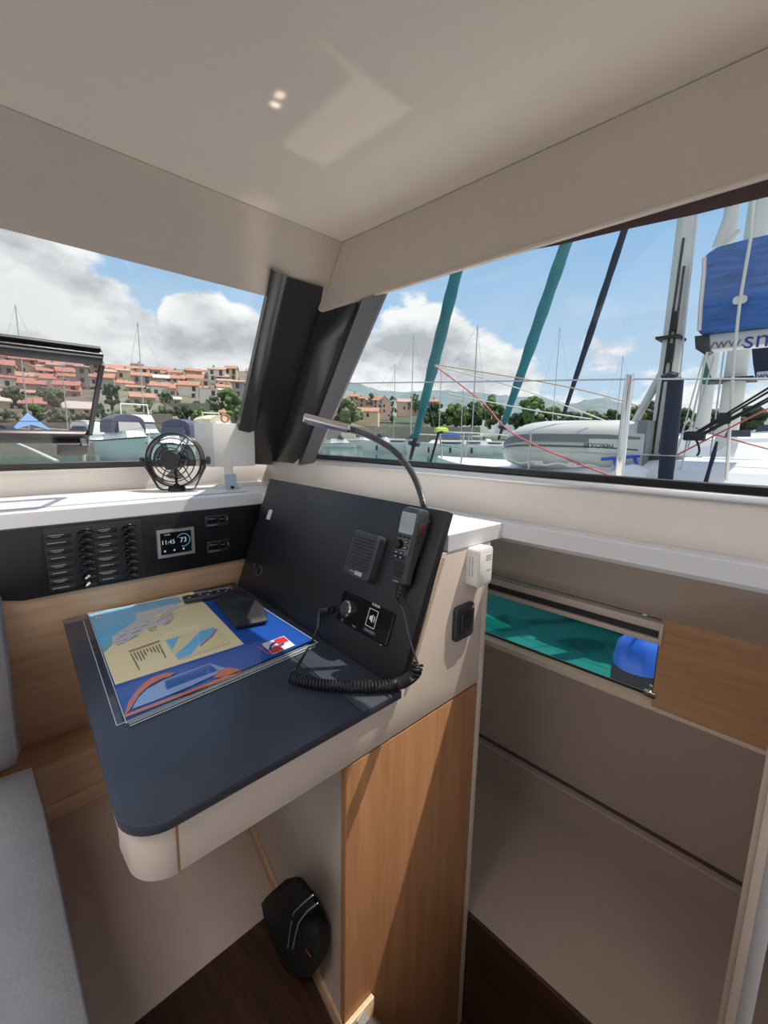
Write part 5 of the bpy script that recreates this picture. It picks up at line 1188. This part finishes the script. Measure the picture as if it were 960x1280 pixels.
# shrouds
for i, (a, b, r, m_) in enumerate((((872, 250), (838, 590), .008, WIRE), ((884, 440), (848, 600), .010, ROPEW), ((880, 445), (842, 580), .008, ROPEW), ((893, 445), (860, 560), .008, WIRE), ((905, 440), (888, 570), .008, WIRE))):
    bm = B(); bar(bm, Q(*a, XA-.5), Q(*b, XA-.6), r, r, 6); obj('shroud', bm, m_, ya)
# black vang tackle
for o in (0, 3.5, 9, 11.5):
    bm = B(); bar(bm, Q(866+o*.4, 543+o*.4, XA-.7), Q(985, 470+o*1.6, XA-.9), .011, .011, 6); obj('tackle_line', bm, ROPEK, ya)
bm = B(); c = Q(868, 545, XA-.7); box(bm, c - V(.05, .10, .05), c + V(.05, .10, .05), bev=.02); c = Q(905, 523, XA-.75); box(bm, c - V(.04, .06, .06), c + V(.04, .06, .06), bev=.02); obj('tackle_block', bm, ROPEK, ya)
bm = B(); tube(bm, catmull([Q(869, 548, XA-.7), Q(873, 556, XA-.7), Q(874, 565, XA-.7), Q(871, 570, XA-.7)], 5), .012, 5); obj('rope_tail', bm, ROPEK, ya)
line('preventer', [Q(842, 571, 5.9), Q(900, 541, 5.9), Q(960, 511, 5.8), Q(1010, 488, 5.8)], .009, ROPER, 'red rope slanting up to the right beside the black tackle')
line('preventer', [Q(856, 530, 6.4), Q(900, 545, 6.3), Q(970, 564, 6.2)], .008, ROPER, 'red rope slanting down to the right across the black tackle')
# navy rolled cover standing by the mast
bm = B(); a, b = Q(845, 472, 5.6), Q(831, 604, 5.6)
tube(bm, [b, b.lerp(a, .5), a.lerp(b, .02), a], [.072, .082, .075, .05], 12); e = empty('rolled_cover', b, 'navy rolled cover standing upright in front of the thick mast', 'cover'); obj('roll', bm, NAVY, e)
bm = B(); tube(bm, [a, a + V(0, .05, .02), a + V(0, .13, .0)], [.055, .05, .04], 10); obj('top_fold', bm, NAVY, e)
bm = B(); tube(bm, [Q(896, 552, 5.5), Q(892, 568, 5.5), Q(887, 585, 5.5), Q(881, 606, 5.5)], [.012, .022, .018, .022], 7); obj('rope_bundle', bm, NAVY, None, 'navy rope bundle hanging upright right of the rolled cover', 'rope')
# upturned dinghy on the foredeck
yl, yr_ = Q(631, 565).y, Q(819, 560).y
zb, zt_ = Q(725, 590).z, Q(740, 524.5).z
e = empty('inflatable_dinghy', V(XA, (yl+yr_)/2, zb), 'grey inflatable dinghy lying upside down on the yacht foredeck', 'dinghy')
Ld = yl - yr_; H_ = zt_ - zb; xc = XA + .25
def dsec(t, s=1.0, off=0):
    """t 0 stern .. 1 bow"""
    y = yr_ + Ld*t; k = (1-max(0, (t-.55)/.45)**2.6)**.55 if t < 1 else .02
    wd = .78*(.25+.75*k) if t > .55 else .78; h = H_*(.30+.70*k) if t > .55 else H_*(.94+.06*min(1, t/.2)); zc = zb + H_*.30*(1-k)*.6 if t > .55 else zb
    out = []
    for i in range(16):
        a = 2*PI*i/16; ca, sa = math.cos(a), math.sin(a)
        out.append(V(xc - (wd+off)*math.copysign(abs(ca)**.62, ca), y, zc + h/2 + (h/2+off)*math.copysign(abs(sa)**.62, sa)))
    return out
bm = B(); loft(bm, [dsec(t) for t in (0, .02, .1, .25, .4, .55, .65, .74, .82, .89, .94, .975, .995)]); obj('tube', bm, HYP, e, smooth=60)
def sidepts(frac, t0, t1, off):
    out = []
    for i in range(22):
        t = t0 + (t1-t0)*i/21; s = dsec(t); lo, hi = min(p.z for p in s), max(p.z for p in s); xmin = min(p.x for p in s)
        out.append(V(xmin - off, s[0].y, lo + (hi-lo)*frac))
    return out
up_, lo_ = sidepts(.72, .02, .97, .004), sidepts(.58, .02, .97, .006)
bm = B(); loft(bm, [[a, b, b + V(.03, 0, 0), a + V(.03, 0, 0)] for a, b in zip(up_, lo_)]); obj('side_band', bm, HYPD, e)
bm = B(); tube(bm, sidepts(.50, .02, .985, .004), .012, 6); obj('rubbing_strake', bm, mat('strake_grey', srgb(90, 90, 94), .6), e)
bm = B(); lp_ = sidepts(.16, .05, .85, .015); tube(bm, [p + V(0, 0, .02*math.sin(i*1.3)) for i, p in enumerate(lp_)], .012, 5); obj('grab_line', bm, ROPEW, e)
for t in (.12, .38, .60):
    s = dsec(t); xm = min(p.x for p in s); c = V(xm-.005, s[0].y, zb + H_*.17); bm = B(); box(bm, c - V(.02, .07, .035), c + V(.02, .07, .035), bev=.015); obj('line_patch', bm, HYP, e)
tz_ = (dsec(.33)); xm = min(p.x for p in tz_)
bm = B(); c0_, c1_ = Q(735, 557, xm-.02), Q(803, 557, xm-.02); box(bm, (xm-.010, c1_.y, Q(770, 566, xm).z), (xm+.03, c0_.y, Q(770, 549, xm).z)); obj('name_patch', bm, mat('dinghy_patch', srgb(206, 206, 200), .5), e)
bm = text_bm('HERCULES', .088, frame(V(xm-.012, Q(748, 557, xm).y, Q(748, 557, xm).z), (0, 1, 0), (0, 0, -1)), .002, squash=.9); obj('print', bm, mat('print_charcoal', (.03, .03, .035), .6), e)
bm = B(); box(bm, (xc-.74, yr_-.02, zb+.03), (xc+.74, yr_+.10, zt_-.03), bev=.02); obj('transom', bm, HYPD, e)
# ropes lashing the dinghy, blue
bm = B()
for (x0, y0, x1, y1) in ((752, 574, 800, 570), (768, 572, 772, 592), (793, 570, 800, 600)): bar(bm, Q(x0, y0, xm-.1), Q(x1, y1, xm-.15), .022, .018, 6)
obj('lashing', bm, BLUEC, None, 'bright blue lashing under the dinghy stern', 'rope')
bm = B(); rg = []
for (y, w, z) in ((Q(762, 580, 5.8).y, .05, 1.0), (Q(772, 580, 5.8).y, .16, 1.1), (Q(790, 580, 5.8).y, .2, 1.14), (Q(812, 580, 5.8).y, .16, 1.1)): rg.append([V(5.85 + w*math.cos(a), y, .92 + (z-.88)*max(0, math.sin(a))) for a in [PI*i/8 for i in range(9)]])
loft(bm, rg); obj('deck_cowl', bm, GEL, ya)
# second yacht
XB = 10.5
yb_ = empty('sailing_yacht', V(12, 3, SEA), 'second yacht out, with a slender pale mast and teal furled headsail', 'yacht', 'yachts moored alongside')
bm = B(); rings = []
for (y, w, z) in ((-5, 1.7, 1.1), (0, 1.9, 1.05), (4, 1.5, 1.05), (6, .8, 1.15), (7, .05, 1.25)):
    c = 12.3; rings.append([V(c-w, y, z), V(c-w*.95, y, 0), V(c-w*.7, y, SEA-.1), V(c+w*.7, y, SEA-.1), V(c+w*.95, y, 0), V(c+w, y, z)])
loft(bm, rings); obj('hull', bm, BOATW, yb_)
bm = B(); rings = []
for (y, w, z) in ((-5, 1.2, 1.75), (0, 1.3, 1.7), (3, 1.0, 1.55), (4.5, .5, 1.25)): rings.append([V(12.3-w-.1, y, 1.0), V(12.3-w, y, z-.1), V(12.3-w*.8, y, z), V(12.3+w*.8, y, z), V(12.3+w, y, z-.1), V(12.3+w+.1, y, 1.0)])
loft(bm, rings); obj('coachroof', bm, GEL, yb_)
bm = B(); a, b = Q(894, 240, XB), Q(872, 560, XB); ym = (a.y+b.y)/2; loft(bm, [[c + V(.14*math.cos(t), .13*math.sin(t), 0) for t in [2*PI*i/12 for i in range(12)]] for c in (V(XB+1.2, b.y*1.1, 1.5), V(XB+1.2, b.y*1.1, 9))]); obj('mast', bm, MASTM, yb_)
bm = B(); bar(bm, Q(895, 310, XB), Q(915, 255, XB), .07, .06); bar(bm, Q(905, 308, XB), Q(925, 288, XB), .06, .05); obj('spreader', bm, MASTM, yb_)
fa_, fb_ = Q(630, 529, XB), Q(709, 300, XB); furl(yb_, fa_, fa_ + (fb_-fa_)*1.3, .135, TEAL)
fl = empty('flag', Q(876, 450, 11), 'dark green pennant hanging behind the mast under the blue sail bag', 'flag')
bm = B(); prism(bm, [Q(881, 447, 11), Q(892, 480, 11), Q(886, 481, 11), Q(876, 480, 11)], V(.02, 0, 0)); obj('cloth', bm, mat('flag_green', srgb(40, 96, 92), .7), fl)
bm = B(); bar(bm, Q(881, 440, 11), Q(875, 500, 11), .012, .012, 6); obj('halyard', bm, WIRE, fl)
# third yacht, navy headsail
XD = 14.5
yc_ = empty('sailing_yacht', V(16.5, 4, SEA), 'third yacht out, with a thin navy furled headsail above the dinghy', 'yacht', 'yachts moored alongside')
bm = B(); rings = []
for (y, w, z) in ((-6, 1.7, 1.2), (0, 1.9, 1.15), (4, 1.5, 1.15), (6, .8, 1.25), (7, .05, 1.3)):
    c = 16.5; rings.append([V(c-w, y, z), V(c-w*.95, y, 0), V(c-w*.7, y, SEA-.1), V(c+w*.7, y, SEA-.1), V(c+w*.95, y, 0), V(c+w, y, z)])
loft(bm, rings); obj('hull', bm, BOATW, yc_)
fa_, fb_ = Q(704, 520, XD), Q(782, 283, XD); furl(yc_, fa_, fa_ + (fb_-fa_)*1.3, .10, NAVY)
bm = B(); bar(bm, V(XD+2, 2.6, 1.2), V(XD+2, 2.4, 12), .11, .1); obj('mast', bm, MASTM, yc_)
# yacht to the right with the second thick mast and a navy bag
XE = 8.0
yd_ = empty('sailing_yacht', V(9, -1, SEA), 'yacht at the right edge with a thick mast behind the blue sail bag', 'yacht', 'yachts moored alongside')
a, b = Q(943, 245, XE), Q(913, 570, XE)
bm = B(); loft(bm, [[c + V(.2*math.cos(t), .155*math.sin(t), 0) for t in [2*PI*i/12 for i in range(12)]] for c in (V(XE+1.4, (a.y+b.y)/2*1.175, 1.2), V(XE+1.4, (a.y+b.y)/2*1.175, 8))]); md = obj('mast', bm, MASTM, yd_)
bm = B(); c = Q(917, 464, XE); box(bm, (XE+1.1, c.y*1.175-.3, c.z+.0), (XE+1.65, c.y*1.175+.3, c.z+.05)); obj('mast_band', bm, ROPEK, md)
bm = B(); prism(bm, [Q(939, 432, XE), Q(1000, 420, XE), Q(1000, 470, XE), Q(944, 474, XE), Q(941, 455, XE)], V(.3, 0, 0), .02); obj('sail_bag', bm, NAVY, yd_)
bm = B(); prism(bm, [Q(946, 465, XE-.02), Q(1000, 460, XE-.02), Q(1000, 472, XE-.02), Q(946, 476, XE-.02)], V(.25, 0, 0)); bb = obj('boom', bm, MASTM, yd_)
bm = text_bm('www', .12, frame(Q(962, 469, XE-.03), (0, -1, 0), (0, 0, 1)), .002); obj('print', bm, BLT, bb)
bm = B(); rings = []
for (y, w, z) in ((-6, 1.7, 1.25), (-1, 1.8, 1.22), (1.2, 1.4, 1.18), (2.2, .3, 1.0)):
    c = 10.2; rings.append([V(c-w, y, SEA), V(c-w, y, z), V(c-w*.8, y, z+.28), V(c+w*.8, y, z+.28), V(c+w, y, z), V(c+w, y, SEA)])
loft(bm, rings); obj('hull', bm, BOATW, yd_)
for (x0, y0, x1, y1) in ((905, 546, 938, 546), (944, 540, 975, 538)):
    bm = B(); prism(bm, [Q(x0, y0, XE+.3), Q(x1, y1, XE+.3), Q(x1, y1-9, XE+.3), Q(x0+4, y0-8, XE+.3)], V(.05, 0, 0)); obj('cabin_window', bm, SMOKE, yd_)
# fender in front of the hull window
fxx = 2.15
a = onx(797, 797, fxx); b = onx(795, 858, fxx); rr = .085
e = empty('fender', b, 'dark fender with a blue end hanging outside the hull window', 'fender')
ztop = onx(800, 797, fxx).z; zm = onx(800, 838, fxx).z; yc0 = onx(796, 830, fxx).y
FBM = Matrix.Translation((fxx+.05, yc0, 0))
bm = B(); lathe(bm, [(0, zm-.42), (.10, zm-.38), (.115, zm-.2), (.115, zm-.01), (.112, zm)], FBM, 24); obj('sock', bm, mat('fender_sock', (.03, .03, .035), .8, var=.2, scale=80), e)
bm = B(); lathe(bm, [(.112, zm-.002), (.113, zm+.02), (.10, zm+.10), (.07, ztop-.02), (.03, ztop+.01), (.02, ztop+.04), (0, ztop+.04)], FBM, 24); obj('end', bm, mat('fender_blue', srgb(30, 96, 200), .35), e)
bm = B(); tube(bm, [FBM @ V(0, 0, ztop+.02), FBM @ V(-.15, 0, 1.17)], .009, 6); obj('lanyard', bm, ROPEW, e)
# ================================================================== LIGHT AND SKY
scn.view_settings.view_transform = 'Standard'; scn.view_settings.look = 'None'
scn.view_settings.gamma = 1; scn.view_settings.use_curve_mapping = False
scn.view_settings.exposure = 0.0
# aft bulkhead and port side of the saloon (out of the picture, they shade the cabin)
bm = B(); box(bm, (-2.2, -1.55, FZ), (-1.5, -1.5, 2.08)); box(bm, (.35, -1.55, -.66), (1.9, -1.5, 1.15)); box(bm, (-1.5, -1.55, 1.95), (.35, -1.5, 2.08)); box(bm, (.35, -1.55, 1.75), (1.1, -1.5, 2.08)); struct('wall_aft', bm, CREAM2)
bm = B(); box(bm, (-2.25, -1.5, FZ), (-2.2, 2.1, .42)); box(bm, (-2.25, -1.5, 1.80), (-2.2, 1.4, 2.08)); struct('wall_left', bm, CREAM2)

w = bpy.data.worlds.new('sky'); scn.world = w; w.use_nodes = True
nt = w.node_tree; bg = nt.nodes['Background']
def N(t, **k):
    n = nt.nodes.new(t)
    for a, v in k.items(): setattr(n, a, v)
    return n
def lk(a, b): nt.links.new(a, b)
def math_(op, a, b=None, c=None, clamp=False):
    n = N('ShaderNodeMath', operation=op, use_clamp=clamp)
    for i, v in enumerate((a, b, c)):
        if v is None: continue
        if isinstance(v, (int, float)): n.inputs[i].default_value = v
        else: lk(v, n.inputs[i])
    return n.outputs[0]
def smooth_(v, lo, hi):
    n = N('ShaderNodeMapRange', interpolation_type='SMOOTHSTEP'); lk(v, n.inputs['Value'])
    n.inputs['From Min'].default_value = lo; n.inputs['From Max'].default_value = hi
    return n.outputs[0]
tc = N('ShaderNodeTexCoord'); dirv = tc.outputs['Generated']
sep = N('ShaderNodeSeparateXYZ'); lk(dirv, sep.inputs[0]); dzz = sep.outputs['Z']
def noise_(off, scale, det=6, rough=.58, dist=.0):
    ad = N('ShaderNodeVectorMath', operation='MULTIPLY_ADD'); lk(dirv, ad.inputs[0]); ad.inputs[1].default_value = (1, 1, 1.9); ad.inputs[2].default_value = off
    n = N('ShaderNodeTexNoise'); n.inputs['Scale'].default_value = scale; n.inputs['Detail'].default_value = det; n.inputs['Roughness'].default_value = rough; n.inputs['Distortion'].default_value = dist
    lk(ad.outputs[0], n.inputs['Vector']); return n.outputs['Fac']
n1 = noise_((3.1, 1.7, .4), 5.0); n1b = noise_((3.1, 1.7, .52), 5.0, 4)
big = noise_((7.7, 2.2, 1.4), 2.0, 3)
# cloud banks: (photo column, row, angular radius, weight)
def blob(x, y, rad, k):
    d = ray(x, y).normalized()
    dp = N('ShaderNodeVectorMath', operation='DOT_PRODUCT'); lk(dirv, dp.inputs[0]); dp.inputs[1].default_value = d
    return math_('MULTIPLY', smooth_(dp.outputs['Value'], math.cos(rad), 1.0), k)
acc = None
for x, y, rad, k in ((20, 375, .17, 1.0), (110, 395, .11, .85), (70, 450, .20, 1.0), (150, 425, .10, .8), (180, 470, .13, .85), (252, 420, .10, .95), (290, 440, .11, .95), (230, 460, .11, .85), (-120, 350, .35, 1.0), (-350, 250, .5, .8), (505, 450, .12, .75), (545, 455, .13, .8), (470, 470, .13, .7), (600, 470, .12, .55), (515, 360, .05, .3), (740, 440, .05, .4), (640, 480, .10, .5), (820, 480, .2, .45)):
    b = blob(x, y, rad, k); acc = b if acc is None else math_('MAXIMUM', acc, b)
horizon = math_('MULTIPLY', smooth_(dzz, .20, -.01), .62)
cover = math_('MAXIMUM', acc, horizon)
away = math_('MULTIPLY', smooth_(big, .5, .75), .55)
back = N('ShaderNodeVectorMath', operation='DOT_PRODUCT'); lk(dirv, back.inputs[0]); back.inputs[1].default_value = (-.7, -.7, 0)
cover = math_('MAXIMUM', cover, math_('MULTIPLY', smooth_(back.outputs['Value'], -.35, .3), .55))
dens_in = math_('ADD', math_('MULTIPLY', cover, .80), math_('MULTIPLY', math_('SUBTRACT', n1, .5), 1.5))
dens = smooth_(dens_in, .24, .42)
wisp = math_('MULTIPLY', smooth_(noise_((1, 5, 2), 3.2, 6, .65, 1.2), .45, .8), .30)
dens = math_('MAXIMUM', dens, wisp)
lit = math_('MULTIPLY_ADD', math_('SUBTRACT', n1, n1b), 3.4, .66, True)
thick = smooth_(dens_in, .42, 1.0)
lit = math_('SUBTRACT', lit, math_('MULTIPLY', thick, .30), None, True)
def rgbmix(f, a, b):
    m = N('ShaderNodeMix', data_type='RGBA')
    if isinstance(f, float): m.inputs['Factor'].default_value = f
    else: lk(f, m.inputs['Factor'])
    for s, v in (('A', a), ('B', b)):
        if isinstance(v, tuple): m.inputs[s].default_value = (*v, 1)
        else: lk(v, m.inputs[s])
    return m.outputs['Result']
blue = rgbmix(smooth_(dzz, .02, .55), (.56, .74, .90), (.22, .46, .80))
cloud = rgbmix(lit, (.50, .53, .56), (1.02, 1.02, 1.02))
skyc = rgbmix(dens, blue, cloud)
lk(skyc, bg.inputs[0]); bg.inputs[1].default_value = 1.0
sd = bpy.data.lights.new('sun', 'SUN'); so = bpy.data.objects.new('sun', sd); col.objects.link(so)
sd.energy = 5.2; sd.angle = math.radians(.6); sd.color = (1, .92, .80)
SUN = V(.41, -.18, 1).normalized()
so.rotation_euler = SUN.to_track_quat('Z', 'Y').to_euler(); so.location = (0, 0, 20)

# area lights added to stand for worktop reflections on ceiling and front valance
def glare(name, loc, sx, sy, spread, power, c=(1, .93, .82), dr=(-.39, .02, .92)):
    d = bpy.data.lights.new(name, 'AREA'); d.shape = 'RECTANGLE'; d.size = sx; d.size_y = sy; d.energy = power; d.color = c; d.spread = math.radians(spread)
    o = bpy.data.objects.new(name, d); col.objects.link(o); o.location = loc
    z = -V(*dr).normalized(); x = V(1, 0, 0) - z * z.x; x.normalize(); y = z.cross(x)
    m = Matrix((x, y, z)).transposed().to_4x4(); m.translation = Vector(loc); o.matrix_world = m
glare('added_worktop_beam', (.98, .805, 1.206), .21, .28, 1.6, .020)
sk = bpy.data.lights.new('added_desk_fill', 'AREA'); sk.shape = 'RECTANGLE'; sk.size = .76; sk.size_y = .76; sk.energy = 15; sk.color = (1, .97, .93)  # overhead area light added above the unseen opening to brighten the desk
sko = bpy.data.objects.new('added_desk_fill', sk); col.objects.link(sko); sko.location = (-.7, .6, 2.18)
glare('added_worktop_beam', (1.05, 1.30, 1.206), .13, .26, 5, .013)
for i, (x, y) in enumerate(((350, 119), (344, 131))):  # small lights added to put two glints on the ceiling
    q = onz(x, y, ZC); g = V(.86, .80, 1.33); glare('added_glint_beam', g + V(.05*i, .03*i, .0), .010, .020 - .009*i, 1.6, .0009, dr=q - g - V(.05*i, .03*i, 0))
